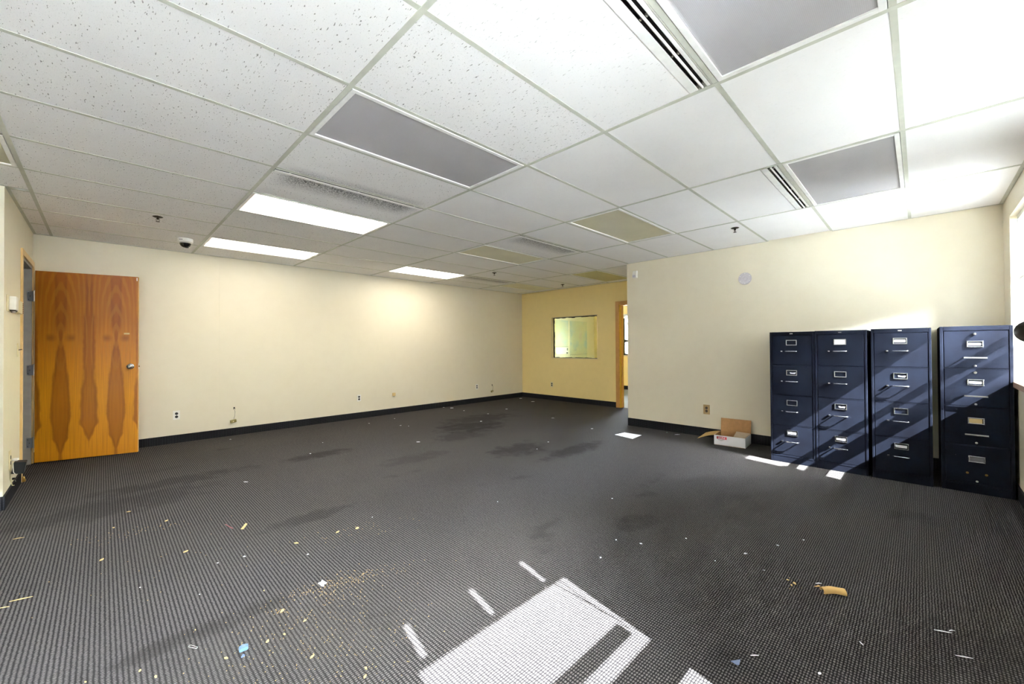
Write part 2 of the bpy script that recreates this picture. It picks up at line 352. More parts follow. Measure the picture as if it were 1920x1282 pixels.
# ------------------------------------------------------------------ mesh builder
class MB:
    def __init__(s): s.v = []; s.f = []
    def box(s, a, b, rz=0.0, c=None):
        x0, y0, z0 = min(a[0], b[0]), min(a[1], b[1]), min(a[2], b[2]); x1, y1, z1 = max(a[0], b[0]), max(a[1], b[1]), max(a[2], b[2])
        n = len(s.v); pts = [(x0, y0, z0), (x1, y0, z0), (x1, y1, z0), (x0, y1, z0), (x0, y0, z1), (x1, y0, z1), (x1, y1, z1), (x0, y1, z1)]
        s.v += pts
        s.f += [[n + i for i in q] for q in ((0, 3, 2, 1), (4, 5, 6, 7), (0, 1, 5, 4), (1, 2, 6, 5), (2, 3, 7, 6), (3, 0, 4, 7))]
        return s
    def poly(s, pts, th, ax=2):
        """prism over a polygon; ax = axis of extrusion"""
        n = len(s.v); k = len(pts)
        d = [0, 0, 0]; d[ax] = th
        s.v += [tuple(p) for p in pts] + [tuple(p[i] + d[i] for i in range(3)) for p in pts]
        s.f.append([n + i for i in range(k)][::-1]); s.f.append([n + k + i for i in range(k)])
        for i in range(k): s.f.append([n + i, n + (i + 1) % k, n + k + (i + 1) % k, n + k + i])
        return s
    def tube(s, pts, r, seg=8, caps=True):
        pts = [Vector(p) for p in pts]; n0 = len(s.v)
        rs = r if isinstance(r, (list, tuple)) else [r] * len(pts)
        up = Vector((0, 0, 1))
        for i, p in enumerate(pts):
            d = (pts[min(i + 1, len(pts) - 1)] - pts[max(i - 1, 0)]).normalized()
            a = d.cross(up)
            if a.length < 1e-3: a = d.cross(Vector((1, 0, 0)))
            a.normalize(); b = d.cross(a).normalized()
            for k in range(seg):
                t_ = 2 * PI * k / seg; q = p + (a * math.cos(t_) + b * math.sin(t_)) * rs[i]; s.v.append(tuple(q))
        for i in range(len(pts) - 1):
            for k in range(seg):
                a_ = n0 + i * seg + k; b_ = n0 + i * seg + (k + 1) % seg
                s.f.append([a_, b_, b_ + seg, a_ + seg])
        if caps:
            s.f.append([n0 + k for k in range(seg)][::-1]); e = n0 + (len(pts) - 1) * seg; s.f.append([e + k for k in range(seg)])
        return s
    def lathe(s, prof, c, axis='z', seg=20):
        """prof: (r, h) pairs along the axis from c"""
        n0 = len(s.v); m = []
        for (r, h) in prof:
            for k in range(seg):
                a = 2 * PI * k / seg; x, y = r * math.cos(a), r * math.sin(a)
                p = {'z': (x, y, h), 'x': (h, x, y), 'y': (x, h, y)}[axis]
                s.v.append((p[0] + c[0], p[1] + c[1], p[2] + c[2]))
        for i in range(len(prof) - 1):
            for k in range(seg):
                a_ = n0 + i * seg + k; b_ = n0 + i * seg + (k + 1) % seg
                s.f.append([a_, b_, b_ + seg, a_ + seg])
        s.f.append([n0 + k for k in range(seg)][::-1]); e = n0 + (len(prof) - 1) * seg; s.f.append([e + k for k in range(seg)])
        return s
    def mesh(s, name, mat, smooth=False):
        me = bpy.data.meshes.new(name); me.from_pydata(s.v, [], s.f); me.update()
        bm = bmesh.new(); bm.from_mesh(me); bmesh.ops.recalc_face_normals(bm, faces=bm.faces); bm.to_mesh(me); bm.free()
        me.materials.append(mat)
        if smooth:
            for p in me.polygons: p.use_smooth = True
            try: me.set_sharp_from_angle(angle=math.radians(40))
            except Exception: pass
        return me
    def build(s, name, mat, parent=None, loc=None, bevel=0, smooth=False, seg=2):
        o = bpy.data.objects.new(name, s.mesh(name, mat, smooth)); COL.objects.link(o)
        if parent: o.parent = parent
        if loc: o.location = loc
        if bevel:
            b = o.modifiers.new('bevel', 'BEVEL'); b.width = bevel; b.segments = seg; b.limit_method = 'ANGLE'; b.harden_normals = False
        return o

def tag(o, label=None, cat=None, group=None, kind=None):
    if label: o['label'] = label
    if cat: o['category'] = cat
    if group: o['group'] = group
    if kind: o['kind'] = kind
    return o
def empty(name, loc=(0, 0, 0), rz=0.0, **kw):
    o = bpy.data.objects.new(name, None); COL.objects.link(o); o.location = loc; o.rotation_euler = (0, 0, rz)
    o.empty_display_size = 0.1
    return tag(o, **kw)
def inst(name, me, parent=None, loc=(0, 0, 0)):
    o = bpy.data.objects.new(name, me); COL.objects.link(o); o.location = loc
    if parent: o.parent = parent
    return o

XB, YA, XF, YW, XL = 4.80, 4.83, 6.25, -2.42, -1.35     # cabinet wall, long wall, far wall, window wall, left wall
H = 2.44; TOP = 2.78; XR = -3.30; YC = 3.0; YE = 1.25      # ceiling, slab, rear wall, left outer corner, end of cabinet wall
TU, TV = 1.2192, 0.6096

# ------------------------------------------------------------------ floor
fl = MB().box((XR - .1, YW - .3, -0.12), (XF + .06, YA + .1, 0.0)).build('floor', M['carpet']); tag(fl, kind='structure')
fl2 = MB().box((XF + .06, 0.3, -0.12), (9.6, YA + .1, -0.002)).build('floor', M['carpet_far']); tag(fl2, kind='structure')
gnd = MB().box((-60, -70, -0.62), (70, 60, -0.5)).build('ground_outside', M['asphalt'])
tag(gnd, kind='structure')
bdg = MB().box((-45, -26, -0.5), (40, -17, 5.2)).box((-45.2, -26.2, 5.2), (40.2, -16.8, 5.5)).build('added_sky_blocker', M['outer']); tag(bdg, kind='structure')  # unseen building added to keep low sky light off the long wall

# ------------------------------------------------------------------ walls
def wall_boxes(boxes, name, mat):
    m = MB()
    for a, b in boxes: m.box(a, b)
    o = m.build(name, mat); tag(o, kind='structure'); return o
wb = wall_boxes([((-2.7, YA, 0), (9.5, YA + .12, TOP))], 'wall_back', M['wall'])
wc = wall_boxes([((XB, YW - .02, 0), (XB + .12, YE, TOP)), ((XB + .12, YE - .12, 0), (XF, YE, TOP))], 'wall_right', M['wall'])
# far wall: pane opening y 2.73..3.91, z .935..1.83; door opening y 1.37..2.22, z 0..2.0
y0, y1, z0, z1 = 2.735, 3.905, 0.94, 1.825; d0, d1, dz = 1.36, 2.235, 2.0
wf = wall_boxes([((XF, y1, 0), (XF + .12, YA, TOP)), ((XF, y0, 0), (XF + .12, y1, z0)), ((XF, y0, z1), (XF + .12, y1, TOP)),
                 ((XF, d1, 0), (XF + .12, y0, TOP)), ((XF, d0, dz), (XF + .12, d1, TOP)), ((XF, YE - .12, 0), (XF + .12, d0, TOP))], 'wall_far', M['wall_far'])
# left wall with door opening y 3.93..4.73, z 0..2.06, and its return
wl = wall_boxes([((XL - .12, YC + .12, 0), (XL, 3.93, TOP)), ((XL - .12, 3.93, 2.07), (XL, 4.735, TOP)), ((XL - .12, 4.735, 0), (XL, YA, TOP)),
                 ((XR, YC, 0), (XL, YC + .12, TOP))], 'wall_left', M['wall'])
wr = wall_boxes([((XR - .1, YW - .3, 0), (XR, YC + .12, TOP))], 'wall_rear', M['wall'])
# window wall
WIN = [(-2.95, -1.75), (-1.65, -0.57), (-0.47, 0.49), (1.32, 2.62), (3.53, 4.45)]; WZ0, WZ1 = 0.91, 2.25; WO = YW - .30  # second and fourth openings are unseen windows added to brighten the ceiling
bx = []; xs = XR
for a, b in WIN:
    bx.append(((xs, WO, -.5), (a, YW, TOP))); bx.append(((a, WO, -.5), (b, YW, WZ0 - .03))); bx.append(((a, WO, WZ1), (b, YW, TOP))); xs = b
bx.append(((xs, WO, -.5), (XB + .12, YW, TOP)))
ww = wall_boxes(bx, 'wall_front', M['wall'])
# corridor behind the left door
wall_boxes([((-2.8, YC + .12, 0), (-2.7, YA + .12, TOP)), ((-2.7, YA - .02, 0), (XL - .12, YA, TOP))], 'wall_corridor', M['wall_grey'])
# far room: end wall with window y 2.85..3.92, z .93..2.05
e0, e1 = 2.85, 3.92
wall_boxes([((9.3, 0.3, 0), (9.45, e0, TOP)), ((9.3, e0, 0), (9.45, e1, .93)), ((9.3, e0, 2.06), (9.45, e1, TOP)), ((9.3, e1, 0), (9.45, YA, TOP)), ((XF + .12, 0.3, 0), (9.3, 0.4, TOP)), ((XF + .12, 0.4, 0), (XF + .125, YE, TOP))], 'wall_end', M['wall_far'])
slab = MB().box((XR - .1, WO, TOP), (9.5, YA + .12, TOP + .12)).build('ceiling', M['dark']); tag(slab, kind='structure')
c2 = MB().box((XF + .12, .4, H), (9.3, YA, H + .02)).build('ceiling', M['tile_plain']); tag(c2, kind='structure')
c3 = MB().box((-2.7, YC + .12, H), (XL - .12, YA, H + .02)).build('ceiling', M['tile_plain']); tag(c3, kind='structure')

# baseboards
def strip(name, a, b): o = MB().box(a, b).build(name, M['base']); tag(o, kind='structure'); return o
BH, BT = 0.102, 0.012
strip('baseboard_back', (XL, YA - BT, 0), (XF, YA, BH))
strip('baseboard_far', (XF - BT, d1 + .075, 0), (XF, YA - BT, BH))
strip('baseboard_right', (XB - BT, YW + BT, 0), (XB, YE, BH + .012))
strip('baseboard_left', (XL, YC, 0), (XL + BT, 3.87, BH)); strip('baseboard_left', (XR, YC - BT, 0), (XL + BT, YC, BH))
strip('baseboard_front', (XR, YW, 0), (XB, YW + BT, BH))
strip('baseboard_end', (9.3 - BT, .4, 0), (9.3, YA, BH))
# wall joints
def seam(n, a, b): o = MB().box(a, b).build(n, M['wall']); tag(o, kind='structure')
seam('trim_1', (0.297, YA - .0035, BH), (0.303, YA, H)); seam('trim_2', (XB - .003, -1.832, BH), (XB, -1.812, H)); 

# ------------------------------------------------------------------ suspended ceiling
def cell(i, j):
    """clipped footprint of ceiling cell"""
    x0, x1, y0_, y1_ = i * TU, (i + 1) * TU, j * TV, (j + 1) * TV
    y0_ = max(y0_, YW); y1_ = min(y1_, YA); x0 = max(x0, XR); x1 = min(x1, XF)
    yc = (y0_ + y1_) / 2
    if yc > YC: x0 = max(x0, XL)
    elif x0 < XL: y1_ = min(y1_, YC) if i < -2 or x1 <= XL + .2 else y1_
    if yc < YE: x1 = min(x1, XB)
    if x1 - x0 < 0.03 or y1_ - y0_ < 0.03: return None
    return x0, x1, y0_, y1_
FIX = {(i, j) for i in (-2, 0, 2, 4) for j in (-3, 0, 3, 6)} - {(-2, 6), (4, -3), (4, 0)}
LIT = {(0, 3): 'lens_lit', (0, 6): 'lens_lit_band', (2, 6): 'lens_lit_bright'}
SLOT_THIN = {(0, 2), (2, 2), (3, 6)}; SLOT_WIDE = {(0, -2), (2, -2)}
mesh_cache = {}
def tile_mesh(w, d, mat):
    k = (round(w, 3), round(d, 3), mat)
    if k not in mesh_cache:
        m = MB(); a, b = w / 2, d / 2; e = 0.004
        # board with a softened lower edge
        n = [(-a + e, -b + e, 0), (a - e, -b + e, 0), (a - e, b - e, 0), (-a + e, b - e, 0), (-a, -b, e), (a, -b, e), (a, b, e), (-a, b, e), (-a, -b, .015), (a, -b, .015), (a, b, .015), (-a, b, .015)]
        m.v = n; m.f = [[0, 3, 2, 1], [8, 9, 10, 11]] + [[r * 4 + k2, r * 4 + (k2 + 1) % 4, (r + 1) * 4 + (k2 + 1) % 4, (r + 1) * 4 + k2] for r in (0, 1) for k2 in range(4)]
        mesh_cache[k] = m.mesh('ceiling_tile', M[mat])
    return mesh_cache[k]
ceil = MB().box((XR, YW, TOP - .02), (XF, YA, TOP - .005)).build('ceiling', M['dark']); tag(ceil, kind='structure')
tee_cache = {}
for i in range(-3, 6):
    for j in range(-4, 8):
        c = cell(i, j)
        if not c: continue
        x0, x1, a0, a1 = c
        if (i, j) == (3, -2): x1 -= 0.035
        if (i, j) not in FIX:
            b0, b1 = a0, a1
            if (i, j) in SLOT_THIN: b0 += 0.075
            if (i, j) in SLOT_WIDE: b0 += 0.115
            mat = 'tile_fiss' if i <= -1 or (i == 0 and j >= -1) else ('tile_mid' if i == 0 or (i == 1 and j > 3) else 'tile_plain')
            if (i, j) == (0, 2): mat = 'tile_soot'
            elif (i, j) in ((2, 2), (3, 6)): mat = 'tile_soot_far'
            elif (i, j) == (0, 1): mat = 'tile_soot_up'
            o = inst('ceiling_tile', tile_mesh(x1 - x0 - .008, b1 - b0 - .008, mat), ceil, ((x0 + x1) / 2, (b0 + b1) / 2, H + .0006 + random.random() * .0008))
        # cross tee on the lower y side
        if a0 > YW + .05 and not (i < -2 and a0 > YC):
            w = round(x1 - x0, 2)
            if w not in tee_cache: tee_cache[w] = MB().box((-w / 2, -.0115, 0), (w / 2, .0115, .03)).mesh('cross_tee', M['grid'])
            inst('cross_tee', tee_cache[w], ceil, ((x0 + x1) / 2, a0, H - .0005))
for i in range(-2, 6):
    x = i * TU
    y_lo = YW if x < XB else YE; y_hi = YC if x < XL else YA
    MB().box((x - .012, y_lo, H - .0015), (x + .012, y_hi, H + .03)).build('main_runner', M['grid'], ceil)
# wall angle
for a, b in (((XL, YA - .022, H - .001), (XF, YA, H + .002)), ((XL, YC, H - .001), (XL + .022, YA, H + .002)), ((XR, YC - .022, H - .001), (XL, YC, H + .002)),
             ((XF - .022, YE, H - .001), (XF, YA, H + .002)), ((XR, YW, H - .001), (XB, YW + .024, H + .002)),
             ((XB - .020, -.61, H - .001), (XB, YE, H + .002)), ((XB - .020, YW, H - .001), (XB, -1.222, H + .002))):
    MB().box(a, b).build('wall_angle', M['grid'], ceil)

FLAB = {
 (0, 3): 'lit fluorescent ceiling light, larger of the two bright panels near the wooden door',
 (0, 6): 'lit fluorescent ceiling light with one weak tube, nearest the dome camera',
 (2, 6): 'lit fluorescent ceiling light over the middle of the long wall, bright white',
 (0, 0): 'large unlit grey ceiling light in the middle of the near ceiling',
 (0, -3): 'unlit grey prismatic ceiling light cut by the top edge at the right',
 (2, -3): 'unlit grey ceiling light above the filing cabinets, beside a slot diffuser',
 (2, 0): 'unlit olive ceiling light in front of the cabinet wall, beside the plain tiles',
 (2, 3): 'unlit ceiling light with a pale sheen put into its lens colour, in the middle of the far ceiling',
 (4, 3): 'unlit yellowish ceiling light over the alcove by the far doorway',
 (4, 6): 'unlit pale ceiling light in the far corner of the ceiling',
 (-2, 3): 'unlit brown ceiling light cut by the left edge above the left wall'}
for (i, j) in sorted(FIX):
    c = cell(i, j)
    if not c or c[1] - c[0] < 1.0: continue
    x0, x1, a0, a1 = c; cx_, cy_ = (x0 + x1) / 2, (a0 + a1) / 2; w, d = (x1 - x0) / 2 - .014, (a1 - a0) / 2 - .014
    lab = FLAB.get((i, j), 'unlit grey ceiling light outside the view, behind the camera')
    kw = {} if (i, j) in FLAB else {'group': 'ceiling lights behind the camera'}
    root = empty('ceiling_light', (cx_, cy_, H), label=lab, cat='ceiling light', **kw)
    fm = MB(); fw = .024
    fm.box((-w, -d, -.004), (w, -d + fw, .012)); fm.box((-w, d - fw, -.004), (w, d, .012)); fm.box((-w, -d + fw, -.004), (-w + fw, d - fw, .012)); fm.box((w - fw, -d + fw, -.004), (w, d - fw, .012))
    fm.build('frame', M['grid_white'], root, bevel=.0015)
    lm = LIT.get((i, j), {(2, 0): 'lens_warm', (4, 3): 'lens_olive', (4, 6): 'lens_pale', (2, 3): 'lens_pale', (-2, 3): 'lens_warm'}.get((i, j), 'lens_off'))
    MB().box((-w + fw, -d + fw, .004), (w - fw, d - fw, .008)).build('lens', M[lm], root)
    hb = MB(); hb.box((-w, -d, .10), (w, d, .104))
    for q in (((-w, -d, .012), (w, -d + .004, .10)), ((-w, d - .004, .012), (w, d, .10)), ((-w, -d, .012), (-w + .004, d, .10)), ((w - .004, -d, .012), (w, d, .10))): hb.box(*q)
    hb.build('housing', M['grid_white'], root)

# slot diffusers
SL = {(0, 2): 'thin white slot diffuser with black soot along it, before the large lit panel', (2, 2): 'thin slot diffuser mid ceiling, between an olive light and a pale light', (3, 6): 'thin dark slot diffuser in the far part of the ceiling near the corner'}
for (i, j), lab in SL.items():
    x0, x1, a0, a1 = cell(i, j)
    root = empty('slot_diffuser', ((x0 + x1) / 2, a0 + .012, H), label=lab, cat='air diffuser')
    w = (x1 - x0) / 2 - .016
    MB().box((-w, .001, -.002), (w, .012, .02)).build('back_rail', M['grid'], root)
    MB().box((-w, .027, -.004), (w, .060, -.001)).build('blade', M['grid_white'], root, bevel=.001)
    MB().box((-w, .0125, .0002), (w, .0265, .03)).box((-w, .0605, .0005), (w, .066, .03)).build('throat', M['dark'], root)
    for sx in (-.5, 0, .5): MB().box((sx - .006, .010, -.002), (sx + .006, .020, .002)).build('clip', M['grid'], root)
SW = {(0, -2): 'wide white diffuser with two black slots, beside the largest grey light', (2, -2): 'wide diffuser with two dark slots, beside the grey light over the filing cabinets'}
for (i, j), lab in SW.items():
    x0, x1, a0, a1 = cell(i, j)
    root = empty('slot_diffuser', ((x0 + x1) / 2, a0 + .012, H), label=lab, cat='air diffuser')
    w = (x1 - x0) / 2 - .016
    MB().box((-w, .064, -.002), (w, .104, .004)).build('flange', M['grid_white'], root)
    MB().box((-w, .001, -.001), (w, .006, .006)).build('edge_rail', M['grid'], root)
    MB().box((-w, .009, -.001), (w, .024, .004)).build('inner_rail', M['grid_white'], root, bevel=.001)
    MB().tube([(-w, .045, .002), (w, .045, .002)], .0055, 8).build('centre_bar', M['grid_white'], root, smooth=True)
    MB().box((-w, .004, .014), (w, .066, .06)).build('throat', M['dark'], root)
    MB().box((-w, .0235, .0), (w, .0245, .03)).build('side_wall', M['nickel'], root)
    MB().box((-w, .0635, .0), (w, .0645, .03)).build('side_wall', M['nickel'], root)
    for k in range(5):
        px = -w + .03 + k * (2 * w - .06) / 4
        for yy in (.031, .057): MB().tube([(px - .006, yy, .004), (px + .006, yy, .004)], .0055, 8).build('spacer', M['nickel'], root, smooth=True)

# sprinklers
for (x, y, lab) in ((-0.46, 3.157, 'dark pendent sprinkler head on the tiles left of the lit panels'), (3.884, -0.519, 'dark sprinkler head on the bright tile nearest the cabinet wall'),
                    (3.822, 3.158, 'small dark sprinkler head mid ceiling, beyond the pale unlit light'), (5.715, 3.189, 'farthest sprinkler head, near the far wall above the inner window')):
    r = empty('sprinkler', (x, y, H), label=lab, cat='sprinkler')
    MB().lathe([(.036, 0), (.040, -.003), (.030, -.008), (.012, -.010)], (0, 0, 0)).build('escutcheon', M['bronze'], r, smooth=True)
    MB().lathe([(.010, -.008), (.010, -.026), (.006, -.028)], (0, 0, 0), seg=12).build('body', M['bronze'], r, smooth=True)
    MB().tube([(-.012, 0, -.02), (-.014, 0, -.034), (-.003, 0, -.046), (.003, 0, -.046), (.014, 0, -.034), (.012, 0, -.02)], .0025, 6).build('yoke', M['bronze'], r)
    df = MB().lathe([(.016, -.046), (.017, -.048), (.004, -.049)], (0, 0, 0), seg=12).build('deflector', M['bronze'], r, smooth=True)

# dome camera
r = empty('dome_camera', (-.165, 3.98, H), label='white dome security camera with black bubble on the ceiling near the wooden door', cat='camera')
MB().lathe([(.070, 0), (.072, -.010), (.070, -.038), (.062, -.046), (.056, -.048)], (0, 0, 0), seg=32).build('housing', M['white_plastic'], r, smooth=True)
MB().lathe([(.054, -.046), (.052, -.060), (.044, -.078), (.030, -.092), (.012, -.099), (.001, -.100)], (0, 0, 0), seg=32).build('bubble', plain('black_glossy_bubble', (8, 8, 10), 0.06), r, smooth=True)
MB().lathe([(.018, -.090), (.019, -.1005), (.012, -.1035)], (.012, -.012, 0), seg=14).build('lens_ring', M['black_plastic'], r, smooth=True)
MB().lathe([(.0575, -.045), (.0575, -.0505), (.0530, -.0515)], (0, 0, 0), seg=32).build('rim', M['white'], r, smooth=True)
th_ = math.atan2(-.706, -.55) - .25
mk = MB(); 
for k in range(5):
    a0 = th_ + k * .10; a1 = a0 + .075
    p = [(.0722 * math.cos(a0), .0722 * math.sin(a0), -.018), (.0722 * math.cos(a1), .0722 * math.sin(a1), -.018), (.0735 * math.cos(a1), .0735 * math.sin(a1), -.018), (.0735 * math.cos(a0), .0735 * math.sin(a0), -.018)]
    mk.poly(p, -.008)
mk.build('badge_print', M['black_plastic'], r)

# ------------------------------------------------------------------ things on walls
def outlet(x, y, z, face, lab, plate='white_plastic', socks='black_plastic', w=.070, h=.114, proud=.006, single=False):
    """face: '-y' on the long wall, '-x' on walls facing the camera's left"""
    r = empty('wall_outlet', (x, y, z), {'-y': 0.0, '-x': -PI / 2, '+x': PI / 2}[face], label=lab, cat='outlet')
    # local frame: x along wall, -y out of wall
    MB().box((-w / 2, -proud, -h / 2), (w / 2, 0, h / 2)).build('cover_plate', M[plate], r, bevel=.002)
    for dz_ in ((.020, -.020) if not single else (-.012,)):
        MB().lathe([(.0165, 0), (.0165, -proud - .0015), (.015, -proud - .0025)], (0, 0, dz_), axis='y', seg=16).build('socket', M[socks], r, smooth=True)
    MB().lathe([(.0035, 0), (.0035, -proud - .002)], (0, 0, 0), axis='y', seg=8).build('screw', M['nickel'], r)
    return r
outlet(-.155, YA, .352, '-y', 'white wall outlet with black sockets just right of the wooden door')
outlet(2.239, YA, .344, '-y', 'white wall outlet under the bright middle of the long wall')
outlet(4.833, YA, .340, '-y', 'white wall outlet on the long wall near the far corner')
outlet(XF, 3.922, .345, '-x', 'cream wall outlet below the inner window on the far wall', plate='ivory_plastic')
r = outlet(XB, .111, .357, '-x', 'tan wall outlet above the open carton', plate='tan_plastic', socks='brown_plastic', w=.082, h=.125)

# round mounting base, motion detector
r = empty('detector_base', (XB, -.362, 2.025), -PI / 2, label='round pale empty detector mounting base on the cabinet wall', cat='detector base')
MB().lathe([(.073, 0), (.075, -.006), (.070, -.012), (.050, -.013), (.048, -.008), (.030, -.008), (.028, -.014), (.018, -.015), (.016, -.009), (.001, -.009)], (0, 0, 0), axis='y', seg=32).build('base_plate', plain('lilac_white_plastic', (206, 200, 204), 0.5), r, smooth=True)
MB().lathe([(.004, 0), (.004, -.011)], (-.012, 0, .018), axis='y', seg=8).build('screw_hole', M['dark'], r)
for a in range(6):
    MB().box((-.003, -.0145, .052), (.003, -.011, .068)).build('bayonet_tab', M['white_plastic'], r).rotation_euler = (0, a * PI / 3, 0)
r = empty('motion_detector', (XB, 1.106, 2.262), -PI / 2, label='small white motion detector high at the end of the cabinet wall', cat='motion detector')
MB().poly([(0, -.052, -.050), (0, -.052, -.010), (0, -.034, .050), (0, 0, .055), (0, 0, -.055), (0, -.040, -.055)], .064, 0).build('housing', M['white_plastic'], r, loc=(-.032, 0, 0), bevel=.004)
MB().box((-.024, -.0545, -.044), (.024, -.050, -.014)).build('sensor_window', plain('milky_sensor_lens', (190, 188, 198), 0.4), r, bevel=.002)

# jacks on the long wall
def dangling(x, zt, zb, lab, sz):
    r = empty('hanging_phone_jack', (x, YA, zb), label=lab, cat='phone jack')
    h = zt - zb
    MB().tube([(0.018, -.003, h), (.020, -.018, h - .02), (.026, -.022, h * .7), (.022, -.020, h * .4), (.010, -.022, sz * .9)], .0028, 6).build('cable', M['cable'], r, smooth=True)
    MB().box((.010, -.004, h - .008), (.028, .0, h + .014)).build('wall_hole', M['dark'], r)
    MB().tube([(.018, -.004, h + .004), (.006, -.012, h - .016)], .0022, 5).build('loose_wire', M['bronze'], r); MB().tube([(.018, -.004, h + .004), (.032, -.012, h - .014)], .0022, 5).build('loose_wire', M['bronze'], r)
    b = MB().box((-sz, -sz * .95, -sz * .45), (sz, -.004, sz * .65)).build('jack_box', M['olive'], r, bevel=.003); b.rotation_euler = (.15, -.12, .25)
    MB().box((-sz * .5, -sz * 1.0, -sz * .25), (sz * .3, -sz * .9, sz * .2)).build('socket', M['ivory_plastic'], r)
dangling(.445, .372, .196, 'olive phone jack dangling on its cable left on the long wall', .036)
dangling(5.255, .345, .208, 'small phone jack dangling near the far corner of the long wall', .034)
r = empty('phone_jack', (2.881, YA, .348), label='beige surface phone jack right of the middle outlet', cat='phone jack')
MB().box((-.028, -.024, -.026), (.028, 0, .030)).build('jack_box', plain('beige_plastic', (216, 190, 132), .4), r, bevel=.003)
MB().box((-.018, -.026, -.034), (.012, -.002, -.026)).build('socket', M['cable'], r)

# left wall: thermostat, control box, switch, outlet with adapter
r = empty('thermostat', (XL, 3.12, 1.555), label='cream wall thermostat with metal knob under it, at the left edge', cat='thermostat')
MB().box((0, -.02, -.050), (.006, .20, .075)).build('back_plate', M['ivory_plastic'], r)
MB().box((.006, .06, -.038), (.044, .175, .070)).build('cover', M['white_plastic'], r, bevel=.004)
MB().box((.008, .070, -.046), (.040, .165, -.038)).build('dark_base', M['bronze'], r)  # dark strip along the underside of the cover
MB().lathe([(.012, -.046), (.013, -.056), (.008, -.060)], (.024, .105, 0), seg=14).build('knob', M['nickel'], r, smooth=True)
MB().box((.010, .135, -.058), (.030, .160, -.046)).build('lever', M['bronze'], r)
r = empty('control_box', (XL, 3.34, 1.555), label='flat cream control box with brown louvred end between thermostat and door', cat='control box')
MB().box((0, 0, -.042), (.030, .35, .064)).build('cover', M['ivory_plastic'], r, bevel=.002)
MB().box((.002, -.012, -.046), (.032, 0, .062)).build('end_gap', M['bronze'], r)
for k in range(6): MB().box((.002, .352, -.036 + k * .016), (.034, .372, -.026 + k * .016)).build('louvre', M['brick_red'], r)
MB().box((0, .35, -.042), (.024, .374, .062)).build('vent_end', M['brass'], r)
r = empty('light_switch', (XL, 3.715, 1.20), label='cream light switch with dark lever next to the left door casing', cat='light switch')
MB().box((0, -.036, -.058), (.006, .036, .058)).build('cover_plate', M['ivory_plastic'], r, bevel=.002)
MB().tube([(.004, 0, -.002), (.026, 0, .004)], .004, 6).build('toggle', M['bronze'], r)
r = empty('wall_outlet', (XL, 3.30, .315), label='cream outlet low on the left wall behind the black power adapter', cat='outlet')
MB().box((0, -.038, -.075), (.007, .038, .078)).build('cover_plate', M['ivory_plastic'], r, bevel=.002)
for dz_ in (.022, -.022): MB().lathe([(.016, 0), (.016, .009)], (0, 0, dz_), axis='x', seg=14).build('socket', M['bronze'], r, smooth=True)
r = empty('power_adapter', (XL + .01, 3.34, .255), .0, label='black power adapter with white plug hanging at the left wall outlet', cat='power adapter')
ab = MB().box((.006, -.03, -.055), (.072, .06, .040)).build('adapter_body', M['black_plastic'], r, bevel=.004); ab.rotation_euler = (.0, .16, .0)
MB().box((.0, -.03, .046), (.034, .03, .062)).build('plug', M['white_plastic'], r, bevel=.004)
MB().tube([(.008, -.035, .03), (.012, -.045, -.04), (.026, -.03, -.07), (.014, 0, -.085)], .003, 6).build('lead', M['white_plastic'], r, smooth=True)
MB().lathe([(.008, -.088), (.008, -.104)], (.010, -.02, 0), seg=10).build('connector', M['black_plastic'], r)
MB().tube([(-.006, -.03, .0), (-.004, -.05, -.09), (0.004, -.02, -.15), (.006, .05, -.165)], .003, 6).build('wire', M['ivory_plastic'], r, smooth=True)
MB().tube([(.012, -.015, -.10), (.014, .05, -.13), (.008, .12, -.15)], .0018, 6).build('wire', M['cable'], r, smooth=True)

# ------------------------------------------------------------------ left door with frame
fr_ = empty('door_1', (0, 0, 0)); tag(fr_, kind='structure')
MB().box((XL, 3.872, 0), (XL + .014, 3.93, 2.07)).build('casing', M['casing_left'], fr_, bevel=.002)
MB().box((XL, 4.735, 0), (XL + .014, 4.79, 2.07)).build('casing', M['casing_left'], fr_, bevel=.002)
MB().box((XL, 3.872, 2.07), (XL + .014, 4.79, 2.125)).build('casing', M['casing_left'], fr_, bevel=.002)
MB().box((XL - .12, 4.705, 0), (XL, 4.735, 2.07)).build('jamb', M['jamb_grey'], fr_); MB().box((XL - .12, 3.93, 0), (XL, 3.95, 2.07)).build('jamb', M['jamb_grey'], fr_)
MB().box((XL - .12, 3.95, 2.045), (XL, 4.705, 2.07)).build('head_jamb', M['jamb_grey'], fr_)
MB().box((XL - .10, 4.690, 0), (XL - .055, 4.705, 2.045)).build('door_stop', M['jamb_grey'], fr_)
MB().lathe([(.012, 0), (.016, .01), (.010, .03), (.006, .05)], (XL + .022, 3.90, 0), seg=12).build('door_bumper', M['brass'], fr_, smooth=True)
hinge = Vector((-1.326, 4.697)); tip = Vector((-.534, 4.515)); dd = tip - hinge; ang = math.atan2(dd.y, dd.x); LW = dd.length
door = empty('door_leaf', (hinge.x, hinge.y, 0), ang, label='open wooden door with book-matched orange veneer and silver knob', cat='door')
MB().box((0, 0, .012), (LW, .044, 2.032)).build('slab', M['veneer'], door, bevel=.0015)
MB().box((LW, .004, .012), (LW + .002, .040, 2.032)).build('edge_strip', M['kraft_light'], door)
kx = LW - .062
MB().lathe([(.032, 0), (.032, -.006), (.026, -.012), (.012, -.014), (.011, -.030), (.022, -.036), (.027, -.048), (.026, -.060), (.018, -.068), (.001, -.070)], (kx, 0, 1.0), axis='y', seg=24).build('knob', M['chrome'], door, smooth=True)
MB().lathe([(.010, -.069), (.010, -.073), (.008, -.074)], (kx, 0, 1.0), axis='y', seg=12).build('key_cylinder', M['nickel'], door)
